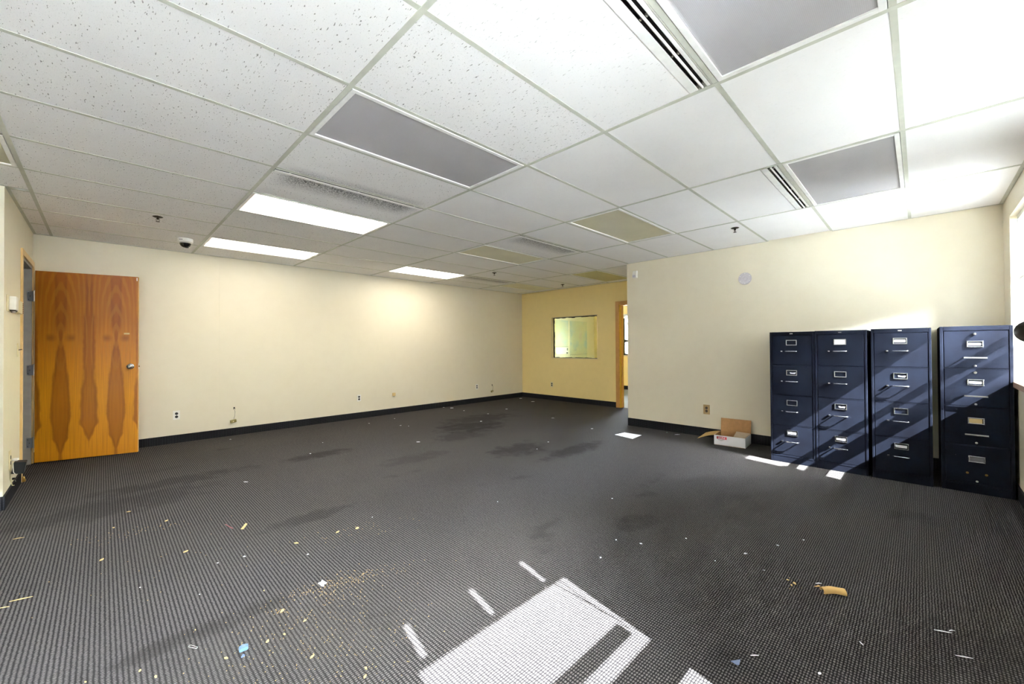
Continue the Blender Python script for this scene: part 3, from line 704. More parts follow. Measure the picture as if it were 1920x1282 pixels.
MB().lathe([(.032, .044), (.032, .050), (.012, .056), (.011, .070), (.024, .080), (.026, .098), (.016, .108), (.001, .110)], (kx, 0, 1.0), axis='y', seg=24).build('knob', M['chrome'], door, smooth=True)
MB().poly([(LW + .002, .014, .99), (LW + .014, .014, .99), (LW + .006, .030, .99), (LW + .002, .030, .99)], .018).build('latch_bolt', M['brass'], door)
MB().box((LW - .001, .012, .965), (LW + .003, .034, 1.035)).build('latch_plate', M['nickel'], door)
MB().box((kx - .058, -.0006, 1.366), (kx - .010, 0.0, 1.384)).build('sticker_residue', M['card_tan'], door)
MB().box((LW - .012, -.0006, 1.985), (LW - .006, 0, 2.02)).build('scuff_patch', M['carton_white'], door)
for z in (1.76, .985, .225):
    hg = MB().lathe([(.0075, -.055), (.0075, .055)], (-.006, -.004, z), seg=10).build('hinge', M['nickel'], door, smooth=True)
    MB().lathe([(.009, .055), (.009, .060), (.004, .064)], (-.006, -.004, z), seg=10).build('pin_tip', M['nickel'], hg, smooth=True)
    MB().box((-.062, -.0045, z - .052), (-.006, -.0015, z + .052)).build('hinge_leaf', plain('dull_zinc', (170, 176, 190), .4, .7), hg)
    for k in range(3): MB().lathe([(.0035, -.005), (.0035, -.007)], (-.045 + .012 * (k % 2), 0, z - .035 + .035 * k), axis='y', seg=8).build('screw', M['bronze'], hg)

# ------------------------------------------------------------------ far wall: pane and door casing
w1 = empty('window_1', (0, 0, 0)); tag(w1, kind='structure')
bd = MB(); 
for a, b in (((XF - .004, y0 - .014, z0 - .014), (XF, y1 + .014, z0)), ((XF - .004, y0 - .014, z1), (XF, y1 + .014, z1 + .012)), ((XF - .004, y1, z0), (XF, y1 + .018, z1)), ((XF - .004, y0 - .012, z0), (XF, y0, z1))): bd.box(a, b)
bd.build('bead_frame', M['trim'], w1)
# ragged dark gasket round the pane
random.seed(3)
for side in range(4):
    g = MB(); n = 14
    for k in range(n):
        wv_ = .008 + random.random() * .014
        if side == 0: a = y0 + (y1 - y0) * k / n; b = y0 + (y1 - y0) * (k + 1) / n; g.box((XF + .045, a, z1 - wv_ - (.006 if k < 9 else 0)), (XF + .055, b, z1))
        elif side == 1: a = y0 + (y1 - y0) * k / n; b = y0 + (y1 - y0) * (k + 1) / n; g.box((XF + .045, a, z0), (XF + .055, b, z0 + wv_ * .8))
        elif side == 2: a = z0 + (z1 - z0) * k / n; b = z0 + (z1 - z0) * (k + 1) / n; g.box((XF + .045, y1 - wv_ - .012, a), (XF + .055, y1, b))
        else: a = z0 + (z1 - z0) * k / n; b = z0 + (z1 - z0) * (k + 1) / n; g.box((XF + .045, y0, a), (XF + .055, y0 + .006, b))
    g.build('gasket', M['dark'], w1)
MB().box((XF + .047, y0, z0), (XF + .053, y1, z1)).build('pane', M['glass_tint'], w1)
dr = empty('door_2', (0, 0, 0)); tag(dr, kind='structure')
MB().box((XF - .014, d1, 0), (XF, d1 + .075, dz + .06)).build('casing', M['casing'], dr, bevel=.003)
MB().box((XF - .014, d0 - .075, 0), (XF, d0, dz + .06)).build('casing', M['casing'], dr, bevel=.003)
MB().box((XF - .014, d0, dz), (XF, d1, dz + .06)).build('casing', M['casing'], dr, bevel=.003)
MB().box((XF, d1 - .022, 0), (XF + .12, d1, dz)).build('jamb', M['jamb_y'], dr); MB().box((XF, d0, 0), (XF + .12, d0 + .022, dz)).build('jamb', M['jamb_y'], dr)
MB().box((XF, d0 + .022, dz - .022), (XF + .12, d1 - .022, dz)).build('head_jamb', M['casing'], dr)
MB().box((XF + .045, d1 - .034, 0), (XF + .075, d1 - .022, dz - .022)).build('door_stop', M['casing'], dr)

# far room: window, maps, and an unseen lamp added to brighten it
w4 = empty('window_2', (0, 0, 0)); tag(w4, kind='structure')
fmb = MB()
for a, b in (((9.36, e0, .93), (9.41, e0 + .05, 2.06)), ((9.36, e1 - .05, .93), (9.41, e1, 2.06)), ((9.36, e0 + .05, .93), (9.41, e1 - .05, .98)), ((9.36, e0 + .05, 2.01), (9.41, e1 - .05, 2.06))): fmb.box(a, b)
fmb.build('frame', M['window_frame'], w4); MB().box((9.355, e0 + .05, 1.29), (9.415, e1 - .05, 1.36)).build('sash_rail', M['window_frame'], w4)
MB().box((9.38, e0 + .05, .98), (9.385, e1 - .05, 2.01)).build('pane', M['glass'], w4)
MB().box((9.24, e0 - .04, .895), (9.36, e1 + .04, .925)).build('sill', M['trim'], w4)
r = empty('window_blind', (9.31, (e0 + e1) / 2, 1.98), label='raised white blind at the top of the window beyond the far doorway', cat='blind')
MB().box((-.03, -(e1 - e0) / 2 + .01, .04), (.03, (e1 - e0) / 2 - .01, .08)).build('headrail', M['white'], r)
for k in range(7): MB().box((-.024, -(e1 - e0) / 2 + .015, -.03 + k * .009), (.024, (e1 - e0) / 2 - .015, -.027 + k * .009)).build('slat', M['slat'], r)
for (xa, xb, za, zb, mt, lab) in ((7.44, 8.05, 1.16, 1.88, 'map', 'pale map sheet seen through the inner window, left one'), (8.13, 8.93, .80, 1.88, 'map2', 'larger pale blue and buff map seen through the inner window, right one')):
    r = empty('wall_map', ((xa + xb) / 2, YA, za), label=lab, cat='map')
    hw = (xb - xa) / 2; MB().box((-hw, -.003, 0), (hw, 0, zb - za)).build('sheet', M[mt], r)
    MB().box((-hw, -.0036, .16 if mt == 'map2' else .02), (hw, -.003, .166 if mt == 'map2' else .026)).build('border_line', M['card_grey'], r)
r = empty('wall_map', (7.745, YA, .985), label='small inset chart with dark corner marks under the left map behind the inner window', cat='map')
MB().box((-.29, -.004, 0), (.30, 0, .17)).build('sheet', M['carton_white'], r)
for (a, b, c_, d_) in ((.22, .0, .29, .05), (.24, .09, .29, .16), (-.29, .0, -.2, .02), (-.27, .14, -.22, .15)): MB().box((a, -.0052, b), (c_, -.004, d_)).build('dark_mark', M['card_grey'], r)
lt = empty('ceiling_light', (8.2, 2.6, H), label='unseen lit ceiling light added to brighten the room beyond the far doorway', cat='ceiling light')
MB().box((-.6, -.3, -.01), (.6, .3, .0)).build('frame', M['grid_white'], lt); MB().box((-.57, -.27, -.014), (.57, .27, -.010)).build('lens', M['lens_lit_band'], lt)

# ------------------------------------------------------------------ windows of the window wall
GY = YW - .20
for n, (a, b) in enumerate(WIN):
    w = empty('window_%d' % (n + 3), (0, 0, 0)); tag(w, kind='structure')
    f = MB()
    for p, q in (((a, GY - .04, WZ0), (a + .035, GY + .02, WZ1)), ((b - .035, GY - .04, WZ0), (b, GY + .02, WZ1)), ((a, GY - .04, WZ1 - .05), (b, GY + .02, WZ1)), ((a, GY - .04, WZ0), (b, GY + .02, WZ0 + .05))): f.box(p, q)
    f.build('frame', M['window_frame'], w)
    MB().box((a + .035, GY - .01, 1.432), (b - .08, GY + .012, 1.486)).build('sash_rail', M['window_frame'], w)
    MB().box((a + .035, GY - .03, 1.232), (b - .035, GY + .012, 1.353)).build('sash_rail', M['window_frame'], w)
    MB().box((a + .035, GY - .02, WZ0 + .05), (b - .035, GY - .015, WZ1 - .05)).build('pane', M['glass'], w)
    MB().box((a - .03 * (n != 4), GY + .02, WZ0 - .03), (b + .03 * (n != 4), YW, WZ0)).build('sill', plain('sun_glare_sill_top', (236, 230, 220), 0.8), w)  # pale top has sun glare put into its colour and bounces light up
    MB().box((a - .03, YW, WZ0 - .045), (b + .03, YW + .028, WZ0)).build('sill_nosing', M['sill_wood'], w, bevel=.004)
    lab = ['white slatted blind of the leftmost window, behind the camera', 'white slatted blind, fully lowered, of an unseen window added for daylight behind the camera', 'white slatted blind with three cord gaps at the window beside the camera', 'white slatted blind, fully lowered, at an unseen window added for daylight between the camera and the cabinets', 'white slatted blind, half lowered, at the window by the filing cabinets'][n]
    bl = empty('window_blind', ((a + b) / 2, YW - .06, 0), label=lab, cat='blind'); hw = (b - a) / 2 - .012
    MB().box((-hw, -.022, WZ1 - .04), (hw, .022, WZ1 - .002)).build('headrail', M['white'], bl, bevel=.003)
    zb_ = .935 if n in (1, 3) else 1.722
    MB().box((-hw, -.016, zb_), (hw, .016, zb_ + .023)).build('bottom_rail', M['white'], bl, bevel=.004)
    for sx in (-.36, 0, .36): MB().lathe([(.006, -.010), (.009, -.004), (.006, .002)], (sx, 0, zb_), seg=10).build('cord_button', M['tan_plastic'], bl, smooth=True)
    z = zb_ + .03
    gaps = n == 2
    while z < WZ1 - .05:
        m = MB(); cuts = [-hw] + ([v_ for g_ in (-.36, 0, .36) for v_ in (g_ - .014, g_ + .014)] if (gaps and z < 1.945) else []) + [hw]
        for k in range(0, len(cuts), 2):
            xa, xb = cuts[k], cuts[k + 1]; tl = .012
            if n in (1, 3): m.poly([(xa, -.004, z), (xa, -.003, z), (xa, .0045, z + .0235), (xa, .0035, z + .0235)], xb - xa, 0)
            else: m.poly([(xa, -.0108, z), (xa, -.0112, z + .0008), (xa, -.001, z + .0100), (xa, .0100, z + .0160), (xa, .0108, z + .0152), (xa, 0, z + .0092)], xb - xa, 0)
        m.build('slat', M['slat_sheer'] if n == 1 else M['slat_dense'] if n == 3 else M['slat'], bl)
        z += .0205
    MB().tube([(hw - .035, .022, WZ1 - .03), (hw - .035, .024, 1.9), (hw - .033, .026, 1.42)], .0035, 6).build('tilt_wand', plain('clear_grey_wand', (196, 200, 208), .2), bl, smooth=True)
    if n == 2: MB().tube([(.375, .030, 1.80), (.385, .031, 1.74), (.453, .034, 1.36), (.452, .034, 1.30)], .005, 6).build('pull_cord', M['white'], bl, smooth=True)
# clamp lamp on the sill at the right edge
r = empty('clamp_lamp', (3.58, YW - .005, WZ0), 0, label='black metal clamp lamp shade with white spiral bulb at the right edge by the window', cat='lamp')
MB().box((-.03, -.05, 0), (.01, .0, .05)).build('clamp', M['steel_lamp'], r, bevel=.004)
MB().tube([(-.01, -.03, .05), (.02, -.03, .2), (.06, -.02, .36), (.075, -.015, .425)], .007, 8).build('arm', M['steel_lamp'], r, smooth=True)
sh = MB(); ax = Vector((-.86, .12, -.48)).normalized(); q = ax.to_track_quat('Z', 'Y'); c0 = Vector((.075, -.015, .425))
prof = [(.022, 0), (.027, .025), (.052, .06), (.086, .105), (.089, .105), (.056, .057), (.031, .02), (.026, -.004)]
n0 = 0
for (rr_, h_) in prof:
    for k in range(24):
        p = c0 + q @ Vector((rr_ * math.cos(2 * PI * k / 24), rr_ * math.sin(2 * PI * k / 24), h_)); sh.v.append(tuple(p))
for i_ in range(len(prof) - 1):
    for k in range(24): sh.f.append([i_ * 24 + k, i_ * 24 + (k + 1) % 24, (i_ + 1) * 24 + (k + 1) % 24, (i_ + 1) * 24 + k])
sh.build('shade', M['steel_lamp'], r, smooth=True)
sp_ = [c0 + q @ Vector((.022 * math.cos(k * .8), .022 * math.sin(k * .8), .02 + k * .0042)) for k in range(24)]
MB().tube([tuple(p) for p in sp_], .006, 6).build('spiral_bulb', M['white_plastic'], r, smooth=True)

# ------------------------------------------------------------------ filing cabinets
def cabinet(y0_, y1_, xf, ht, mat, lab, cards, wide=False):
    yc = (y0_ + y1_) / 2; w = (y1_ - y0_) / 2; D = XB - BT - .008 - xf
    c = empty('filing_cabinet', (xf, yc, 0), label=lab, cat='filing cabinet')
    m = M[mat]; e = .020 if wide else .017; top = .036; kick = .060
    b = MB()
    b.box((0, -w, 0), (D, -w + e, ht)); b.box((0, w - e, 0), (D, w, ht)); b.box((0, -w + e, ht - top), (D, w - e, ht)); b.box((0, -w + e, 0), (D, w - e, kick)); b.box((D - .02, -w + e, kick), (D, w - e, ht - top))
    b.box((.03, -w + e, kick), (.04, w - e, ht - top))
    b.build('body', m, c, bevel=.0025)
    MB().box((-.0015, -w + e, kick + .001), (.006, w - e, kick + .010)).build('kick_rail', m, c, bevel=.001)
    if not wide: MB().box((-.0015, -.013, ht - .023), (.0, .013, ht - .015)).build('name_plate', M['chrome'], c)
    gap = .0035; n = 4; zt = ht - top - .002; zb = kick + .012; dh = (zt - zb) / n
    for k in range(n):
        z1_ = zt - k * dh; z0_ = z1_ - dh + .008
        d = MB().box((.002, -w + e + gap, z0_), (.028, w - e - gap, z1_)).build('drawer', m, c, bevel=.0035, seg=3)
        MB().box((.001, -w + e, z0_ - .0075), (.012, w - e, z0_ - .0025)).build('divider_rail', m, c, bevel=.001)
        xs_ = .002
        if not wide:
            hz_ = z1_ - .072; hw_, hh = .046, .0275
            f = MB(); t_ = .0065
            for p, q_ in (((-.003, -hw_, -hh), (xs_, hw_, -hh + t_)), ((-.003, -hw_, hh - t_), (xs_, hw_, hh)), ((-.003, -hw_, -hh + t_), (xs_, -hw_ + t_, hh - t_)), ((-.003, hw_ - t_, -hh + t_), (xs_, hw_, hh - t_))):
                f.box((p[0], p[1], p[2] + hz_), (q_[0], q_[1], q_[2] + hz_))
            f.build('label_holder', M['chrome'], d, bevel=.001)
            hz2 = z1_ - .160
            MB().tube([(xs_, .054, hz2), (-.020, .052, hz2), (-.029, .044, hz2), (-.031, 0, hz2), (-.029, -.044, hz2), (-.020, -.052, hz2), (xs_, -.054, hz2)], .0058, 10).build('handle', M['chrome'], d, smooth=True)
            MB().box((-.010, .076, hz2 - .006), (xs_, .092, hz2 + .006)).build('thumb_latch', M['chrome'], d, bevel=.002)
        else:
            hz_ = z1_ - .108; hw_, hh = .046, .0265
            f = MB(); t_ = .009
            for p, q_ in (((-.004, -hw_, -hh), (xs_, hw_, -hh + t_)), ((-.004, -hw_, hh - t_), (xs_, hw_, hh)), ((-.004, -hw_, -hh + t_), (xs_, -hw_ + t_, hh - t_)), ((-.004, hw_ - t_, -hh + t_), (xs_, hw_, hh - t_))):
                f.box((p[0], p[1], p[2] + hz_), (q_[0], q_[1], q_[2] + hz_))
            f.build('label_holder', M['chrome'], d, bevel=.003)
            if k < 3:
                hz2 = z1_ - .218
                hb = MB(); hb.box((-.030, -.064, hz2 - .006), (-.022, .064, hz2 + .007)); hb.box((-.024, -.064, hz2 - .004), (xs_, -.058, hz2 + .005)); hb.box((-.024, .058, hz2 - .004), (xs_, .064, hz2 + .005))
                hb.build('handle', M['chrome'], d, bevel=.0015)
            else:
                for sy in (.052, -.050):
                    MB().lathe([(.008, .001), (.009, -.0025), (.005, -.003)], (0, sy, z1_ - .222), axis='x', seg=10).build('screw_hole', M['brass'], d)
            MB().lathe([(.007, 0), (.008, -.004), (.004, -.006)], (xs_ - .001, 0, z0_ + .018), axis='x', seg=12).build('catch_button', M['nickel'], d, smooth=True)
            if k == 0: MB().lathe([(.011, .0), (.012, -.008), (.009, -.014), (.001, -.015)], (xs_, 0, z1_ - .026), axis='x', seg=16).build('lock', M['chrome'], d, smooth=True)
            if k == 1: MB().lathe([(.009, .0), (.0095, -.0025), (.0045, -.003)], (xs_, 0, z1_ - .028), axis='x', seg=14).build('lock_ring', M['nickel'], d, smooth=True)
        cd = cards[k]
        hb_ = hh - t_
        if cd == 'full': MB().box((-.0006, -hw_ + t_, hz_ - hb_), (xs_, hw_ - t_, hz_ + hb_)).build('label_card', plain('pale_grey_card', (196, 194, 202), .6), d)
        elif cd == 'white': MB().box((-.0006, -hw_ + t_ + .004, hz_ - hb_ * .55), (xs_, hw_ - t_ - .003, hz_ + hb_ * .5)).build('label_card', M['paper'], d)
        elif cd == 'tan': MB().box((-.0006, -hw_ + t_ + .004, hz_ - hb_), (xs_, hw_ - t_, hz_ + hb_)).build('label_card', M['card_tan'], d)
        elif cd == 'grey': MB().box((-.0006, -hw_ + t_, hz_ - hb_), (xs_, hw_ - t_, hz_ + hb_)).build('label_card', M['card_grey'], d)
        elif cd == 'torn': MB().poly([(-.0006, .012, hz_ - .008), (-.0006, -.030, hz_ - .010), (-.0006, -.036, hz_ + .006), (-.0006, -.006, hz_ + .001), (-.0006, .016, hz_ + .005)], .002, 0).build('label_card', M['paper'], d)
    return c
cabinet(-1.1515, -.771, 4.12, 1.335, 'cab0', 'leftmost black filing cabinet, next to the open carton', [None, 'torn', None, 'white'])
cabinet(-1.543, -1.1545, 4.118, 1.338, 'cab1', 'second black filing cabinet from the carton, grey card in its top label', ['full', None, 'torn', 'white'])
cabinet(-1.955, -1.570, 4.118, 1.343, 'cab2', 'third black filing cabinet from the carton, sun stripes on its drawers', ['white', 'torn', None, 'white'])
cabinet(-2.397, -2.003, 4.14, 1.348, 'cab3', 'filing cabinet against the window wall with wide bar handles and a lock', ['white', 'white', 'tan', 'grey'], wide=True)

# ------------------------------------------------------------------ carton
bxr = empty('cardboard_box', (4.59, -.262, 0), -.0, label='open white mailing carton with kraft inside and red label, beside the filing cabinets', cat='box')
bxr.rotation_euler = (0, 0, .07)
hx_, hy_, hz_ = .155, .168, .118; th = .004
MB().box((-hx_, -hy_, 0), (hx_, hy_, th)).build('bottom_panel', M['kraft'], bxr)
def panel(a, b): 
    MB().box(a, b).build('side_panel', M['carton_white'], bxr)
panel((-hx_, -hy_, 0), (-hx_ + th / 2, hy_, hz_)); panel((-hx_ + th / 2, -hy_, 0), (hx_ - th / 2, -hy_ + th / 2, hz_)); panel((-hx_ + th / 2, hy_ - th / 2, 0), (hx_ - th / 2, hy_, hz_)); panel((hx_ - th / 2, -hy_, 0), (hx_, hy_, hz_))
for a, b in (((-hx_ + th / 2, -hy_ + th / 2, th), (-hx_ + th, hy_ - th / 2, hz_)), ((hx_ - th, -hy_ + th / 2, th), (hx_ - th / 2, hy_ - th / 2, hz_)), ((-hx_ + th, -hy_ + th / 2, th), (hx_ - th, -hy_ + th, hz_)), ((-hx_ + th, hy_ - th, th), (hx_ - th, hy_ - th / 2, hz_))):
    MB().box(a, b).build('lining', M['kraft'], bxr)
# tall rear flap leaning to the wall
MB().poly([(hx_ - .002, -hy_, hz_), (hx_ + .002, -hy_, hz_), (hx_ + .022, -hy_, hz_ + .160), (hx_ + .018, -hy_, hz_ + .160)], 2 * hy_, 1).build('lid_flap', M['kraft'], bxr)
# folded-in right flap
MB().poly([(-hx_ + .006, -hy_ + .004, hz_ + .001), (hx_ - .006, -hy_ + .004, hz_ + .003), (hx_ - .012, -.012, hz_ + .010), (-hx_ + .020, -.040, hz_ - .004)], .004).build('folded_flap', M['kraft_grey'], bxr)
# left flap sagging outwards
lf = MB(); n = 6
for k in range(n + 1):
    f_ = k / n; yy = hy_ + .165 * f_; zz = hz_ - .004 - .050 * f_ ** 1.5
    sk = .085 * f_
    lf.v += [(-hx_ + .004 - sk, yy, zz), (hx_ - .01 - sk * 1.4, yy - .02 * f_, zz + .026 * f_), (hx_ - .01 - sk * 1.4, yy - .02 * f_, zz + .026 * f_ + .004), (-hx_ + .004 - sk, yy, zz + .004)]
for k in range(n):
    for a in range(4): lf.f.append([k * 4 + a, k * 4 + (a + 1) % 4, (k + 1) * 4 + (a + 1) % 4, (k + 1) * 4 + a])
lf.f.append([3, 2, 1, 0]); lf.f.append([n * 4 + a for a in range(4)])
lf.build('side_flap', M['kraft_light'], bxr)
lb = MB().box((-hx_ - .0008, .030, .074), (-hx_, .138, .104)).build('label', M['red'], bxr)
def text_mesh(txt, size, mat, parent, loc, rot):
    cu_ = bpy.data.curves.new('lettering', 'FONT'); cu_.body = txt; cu_.size = size; cu_.align_x = 'CENTER'; cu_.align_y = 'CENTER'; cu_.extrude = .0004; cu_.offset = size * .02
    ob = bpy.data.objects.new('tmp', cu_); COL.objects.link(ob); bpy.context.view_layer.update()
    me = bpy.data.meshes.new_from_object(ob.evaluated_get(bpy.context.evaluated_depsgraph_get())); COL.objects.unlink(ob); bpy.data.objects.remove(ob)
    me.materials.clear(); me.materials.append(mat); me.name = 'lettering'
    o = bpy.data.objects.new('lettering', me); COL.objects.link(o); o.parent = parent; o.location = loc; o.rotation_euler = rot; return o
text_mesh('ULINE', .030, M['carton_white'], lb, (-hx_ - .0014, .082, .0885), (PI / 2, 0, -PI / 2))
pr = MB()
for (ya, yb, z_) in ((.050, .128, .066), (.060, .12, .060), (.075, .105, .053)): pr.box((-hx_ - .0006, ya, z_), (-hx_, yb, z_ + .0028))
pr.build('fine_print', M['grey_print'], bxr)

# ------------------------------------------------------------------ things on the floor
def flat(name, pts, mat, lab, cat, th=.0015, group=None, curl=0.0, z=.002):
    c_ = (sum(p[0] for p in pts) / len(pts), sum(p[1] for p in pts) / len(pts))
    o = MB().poly([(p[0] - c_[0], p[1] - c_[1], 0) for p in pts], th).build(name, M[mat]); o.location = (c_[0], c_[1], z)
    if curl: o.rotation_euler = (random.uniform(-curl, curl), random.uniform(-curl, curl), 0)
    return tag(o, lab, cat, group)
flat('sheet_of_paper', [(4.068, 1.042), (4.278, 1.017), (4.283, .767), (4.001, .746)], 'paper', 'white sheet of paper lying on the carpet before the end of the cabinet wall', 'paper', th=.002)
flat('paper_scrap', [(-.049, .292), (-.034, .296), (-.022, .312), (-.006, .280), (-.026, .274), (-.029, .259), (-.040, .262)], 'paper', 'torn white paper scrap lying just above the band of sawdust', 'paper scrap', curl=.25, z=.004)
flat('plastic_shard', [(.87, -1.362), (.904, -1.386), (.872, -1.391), (.866, -1.384)], 'grey_blue', 'slate blue triangular shard right of the bright sun patch', 'shard', z=.003)
flat('plastic_sliver', [(-.231, 1.482), (-.220, 1.420), (-.209, 1.367), (-.205, 1.371), (-.215, 1.425), (-.226, 1.484)], 'red_plastic', 'thin dull red sliver beside the upright pale wood chip', 'sliver', z=.003)
flat('wood_chip', [(-.172, 1.318), (-.160, 1.306), (-.122, 1.380), (-.130, 1.394)], 'wood_chip', 'tapered pale wood chip beside the thin red sliver', 'wood chip', th=.005, z=.003)
flat('plastic_shard', [(5.0 - .34, .60), (5.0 - .32, .61), (5.0 - .318, .585), (5.0 - .335, .58)], 'green_bit', 'tiny green bit by the baseboard left of the carton', 'shard', z=.003)
b = MB(); b.poly([(-.016, -.012, 0), (.014, -.014, 0), (.018, .006, 0), (.002, .016, 0), (-.014, .010, 0)], .014); o = b.build('plastic_piece', M['blue_plastic'], bevel=.003); o.location = (-.424, .041, .003); tag(o, 'pale blue crumpled plastic piece in the left foreground', 'plastic piece')
MB().poly([(-.005, -.003, .014), (.006, -.006, .014), (.003, .006, .014)], .004).build('crease', M['grey_blue'], o)
o = MB().poly([(-.006, -.005, 0), (.007, -.004, 0), (.003, .007, 0)], .006).build('plastic_piece', M['grey_blue']); o.location = (-.435, -.0, .003); tag(o, 'tiny blue chip just below the pale blue plastic piece', 'plastic piece')
cl = MB().tube([(.0, -.004, 0), (.020, -.004, 0), (.024, 0, 0), (.020, .004, 0), (-.018, .004, 0), (-.023, 0, 0), (-.018, -.0055, 0), (.012, -.0055, 0)], .0011, 6).build('paper_clip', M['chrome'], smooth=True)
cl.location = (-.563, .205, .003); cl.rotation_euler = (0, 0, -1.1); tag(cl, 'bent wire paper clip in the left foreground', 'paper clip')
# curled cardboard scrap
cs = MB(); L_ = .098; ns, na = 10, 12
for sgn, rad in ((0, .0185), (1, .0155)):
    for i_ in range(ns + 1):
        f_ = i_ / ns; bend = -.010 * (1 - (2 * f_ - 1) ** 2)
        for k in range(na + 1):
            a = -0.35 + (PI + .9) * k / na
            rr_ = rad * (1 + .05 * math.sin(f_ * 9 + k)); cs.v.append((L_ * (f_ - .5), rr_ * math.cos(a) + bend * -1, .0165 + rr_ * .86 * math.sin(a) * 1.0))
N1 = (ns + 1) * (na + 1)
for i_ in range(ns):
    for k in range(na):
        a = i_ * (na + 1) + k; cs.f.append([a, a + 1, a + na + 2, a + na + 1]); cs.f.append([N1 + a + na + 1, N1 + a + na + 2, N1 + a + 1, N1 + a])
for i_ in range(ns):
    for k in (0, na): a = i_ * (na + 1) + k; cs.f.append([a, a + na + 1, N1 + a + na + 1, N1 + a])
for k in range(na):
    for i_ in (0, ns): a = i_ * (na + 1) + k; cs.f.append([a, a + 1, N1 + a + 1, N1 + a])
o = cs.build('cardboard_curl', M['kraft_light'], smooth=True); o.location = (1.668, -1.578, .0); o.rotation_euler = (0, 0, -PI / 4 - .16); tag(o, 'curled tan cardboard scrap lying on the carpet at the right', 'cardboard scrap')
MB().poly([(-.052, .012, .028), (-.076, .016, .024), (-.052, .020, .030)], .002).build('torn_tip', M['kraft_light'], o)

def bit_mesh(name, mat, s, k, seed):
    random.seed(seed); n = random.choice((4, 5, 6)); pts = []
    for q_ in range(n):
        a = 2 * PI * q_ / n + random.uniform(-.3, .3); rr_ = s * random.uniform(.35, .6); pts.append((rr_ * math.cos(a), rr_ * k * math.sin(a), 0))
    return MB().poly(pts, max(.0015, min(.004, s * .18))).mesh(name, M[mat])
CHIPS = [(0.023, 0.845, 0.0233), (-0.824, 1.434, 0.0212), (-0.768, 1.965, 0.0177), (-0.506, 1.851, 0.0226), (-0.685, 2.259, 0.0198), (-0.474, 1.205, 0.0255), (0.376, 0.776, 0.029), (0.262, 0.815, 0.024), (-0.483, 0.038, 0.0163), (-0.723, 0.193, 0.0141), (-0.683, 0.114, 0.0135), (-0.24, 0.195, 0.024), (-0.342, 0.024, 0.017), (-0.245, -0.197, 0.0184), (-0.123, -0.4, 0.0156), (-0.281, 0.02, 0.0127), (-0.541, 0.322, 0.0085), (-0.255, 0.432, 0.0106), (1.658, -1.394, 0.0127), (1.644, -1.426, 0.0184), (1.616, -1.418, 0.0127), (-0.865, 0.265, 0.0113), (-0.144, -0.435, 0.0156), (-0.192, 0.048, 0.0141)]
WHITE = [(1.798, -1.161, 0.0191), (2.042, -1.268, 0.0127), (2.232, -1.366, 0.0099), (1.596, -1.063, 0.0099), (1.676, -1.284, 0.0085), (1.18, -0.587, 0.0149), (1.427, -0.539, 0.0135), (1.491, -0.673, 0.0163), (1.749, -0.84, 0.0099), (1.034, -1.613, 0.0156), (-0.243, 0.889, 0.0127), (-0.365, 0.915, 0.0085), (0.023, 0.651, 0.0127), (-0.486, 0.624, 0.0078), (-0.687, 0.912, 0.0085)]
FARBITS = [(5.952, 4.609, 0.0609), (5.744, 4.043, 0.0687), (4.633, 3.714, 0.041), (4.023, 3.564, 0.0283), (3.467, 3.107, 0.0347), (4.478, 2.449, 0.0531), (4.185, 1.487, 0.0311), (3.932, 4.771, 0.0318), (2.141, 4.259, 0.0255), (2.635, 4.35, 0.0177), (2.394, 3.74, 0.0248), (2.456, 3.613, 0.0163), (3.121, 1.42, 0.0205), (1.143, 3.463, 0.0135), (0.367, 4.538, 0.0276), (0.84, 3.007, 0.0191), (1.993, 2.609, 0.041), (3.998, 4.599, 0.0637), (3.956, 4.162, 0.0297), (2.767, 1.294, 0.0127), (0.529, 0.873, 0.0071), (1.342, 0.444, 0.0085), (2.016, -0.157, 0.0127)]
SPL = [(-1.098, 1.195, 0.0778, 'wood_chip', 'long pale wood splinter at the left edge of the foreground'), (-1.145, 1.152, 0.0354, 'wood_chip', 'short pale splinter cut off at the left edge'), (-1.198, 2.189, 0.0488, 'wood_chip', 'thin pale splinter before the left wall corner'), (0.088, 2.408, 0.0389, 'paper', 'white splinter on the worn carpet before the long wall'), (1.665, -1.941, 0.0573, 'paper', 'fine white straight sliver at the lower right, upper one'), (1.52, -1.994, 0.0523, 'paper', 'fine white straight sliver at the lower right, lower one'), (0.966, -1.419, 0.0325, 'paper', 'short white strip below the curled cardboard scrap, near the blue shard'), (1.728, -1.512, 0.0318, 'paper', 'white bent sliver just behind the curled cardboard scrap'), (1.696, -1.968, 0.0226, 'paper', 'small white flake at the end of the upper white sliver'), (1.339, -1.706, 0.0212, 'paper', 'white hooked sliver below the curled cardboard scrap'), (4.641, 0.436, 0.0714, 'paper', 'white paper strip between the sheet of paper and the carton')]
for k, (x, y, s) in enumerate(CHIPS):
    o = inst('wood_chip', bit_mesh('wood_chip', 'wood_chip', s * 1.15, .55, 100 + k), None, (x, y, .0025)); o.rotation_euler = (0, 0, random.uniform(0, PI))
    if 18 <= k <= 20: tag(o, 'pale wood chip left of the curled cardboard scrap', 'wood chip', 'wood chips beside the cardboard curl')
    elif k == 11: tag(o, 'crumbly pale wood chip in a little pile of sawdust left of the blue plastic', 'wood chip')
    elif k == 6: tag(o, 'pale wood chip farthest right on the middle of the carpet', 'wood chip')
    elif y > .6: tag(o, 'small pale wood chip in the middle left of the carpet', 'wood chip', 'wood chips on the left middle carpet')
    else: tag(o, 'small pale wood chip in the left foreground of the carpet', 'wood chip', 'wood chips in the left foreground')
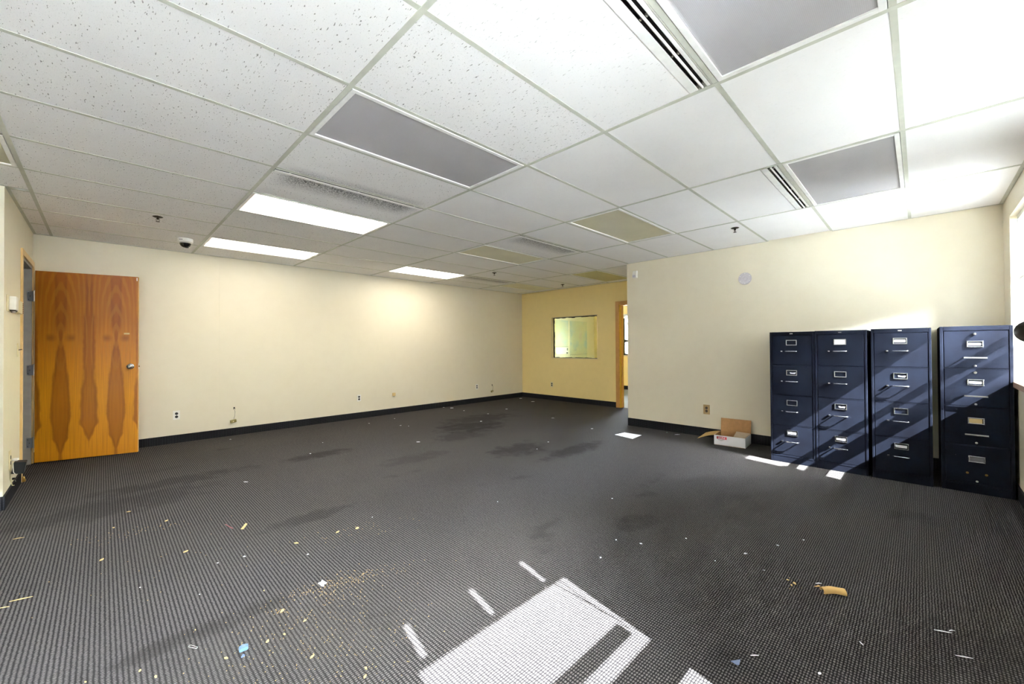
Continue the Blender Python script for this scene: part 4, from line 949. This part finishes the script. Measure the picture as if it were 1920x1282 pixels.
for k, (x, y, s) in enumerate(WHITE):
    o = inst('paper_fleck', bit_mesh('paper_fleck', 'paper', s * 1.1, .6, 200 + k), None, (x, y, .0025)); o.rotation_euler = (0, 0, random.uniform(0, PI))
    if k == 0: tag(o, 'largest white paper fleck on the right carpet, above the curled cardboard', 'paper fleck')
    elif k == 9: tag(o, 'white paper flake at the bottom right of the carpet', 'paper fleck')
    elif x > .5: tag(o, 'tiny white paper fleck on the right half of the near carpet', 'paper fleck', 'paper flecks on the right near carpet')
    else: tag(o, 'tiny white paper fleck on the left half of the near carpet', 'paper fleck', 'paper flecks on the left near carpet')
for k, (x, y, s) in enumerate(FARBITS):
    o = inst('paper_fleck', bit_mesh('paper_fleck', 'paper', s * 1.05, .6, 300 + k), None, (x, y, .0025)); o.rotation_euler = (0, 0, -PI / 4 + random.uniform(-.4, .4))
    own = {0: 'white paper fleck nearest the far corner of the room', 1: 'larger white paper fleck near the middle of the far wall', 5: 'white fleck halfway between the far wall and the sheet of paper', 6: 'white fleck just left of the sheet of paper', 8: 'white fleck on the carpet below the middle outlet of the long wall', 14: 'white fleck below the left dangling phone jack', 16: 'white sliver-like fleck in the middle of the worn carpet', 17: 'paper fleck close to the long wall baseboard, below the far outlet'}
    if k in own: tag(o, own[k], 'paper fleck')
    else: tag(o, 'small white paper fleck on the far dark carpet', 'paper fleck', 'paper flecks on the far carpet')
for k, (x, y, s, mt, lab) in enumerate(SPL):
    random.seed(400 + k); bd_ = .15 * s * random.uniform(-1, 1) * (1 if s < .04 else .2)
    o = MB().tube([(-s / 2, 0, 0), (0, bd_, .001), (s / 2, 0, 0)], [.0012, .0022 if s < .07 else .003, .0008], 5).build('splinter', M[mt]); o.location = (x, y, .004)
    o.rotation_euler = (0, 0, {0: -.25, 1: -.4, 2: -.2, 4: -1.15, 5: -1.1, 9: .7}.get(k, -PI / 4)); tag(o, lab, 'splinter')
# sawdust: uncountable
random.seed(11); sd_ = MB()
clusters = [((-.67, 1.78), .16, .05, 120), ((.05, .23), .14, .04, 330), ((-.12, .12), .22, .10, 230), ((-.10, -.25), .16, .14, 260), ((-.30, -.10), .14, .16, 180), ((-.245, .195), .012, .01, 40), ((.35, .75), .2, .08, 80), ((-.5, 1.1), .35, .3, 60), ((1.64, -1.41), .05, .03, 14)]
for (cx_, cy_), sx_, sy_, n_ in clusters:
    for _ in range(int(n_ * .6)):
        x = random.gauss(0, sx_); y = random.gauss(0, sy_); a = -.3; px_ = cx_ + x * math.cos(a) - y * math.sin(a); py_ = cy_ + x * math.sin(a) + y * math.cos(a)
        r_ = random.uniform(.0008, .0022); b_ = random.uniform(0, PI)
        sd_.poly([(px_ + r_ * math.cos(b_ + q_ * 2 * PI / 3) * (1.8 if q_ == 0 else 1), py_ + r_ * math.sin(b_ + q_ * 2 * PI / 3), .002) for q_ in range(3)], .0016)
o = sd_.build('sawdust', plain('sawdust', (176, 146, 92), .9, var=.3, scale=90)); tag(o, 'scattered pale sawdust on the carpet in the left foreground', 'sawdust', kind='stuff')
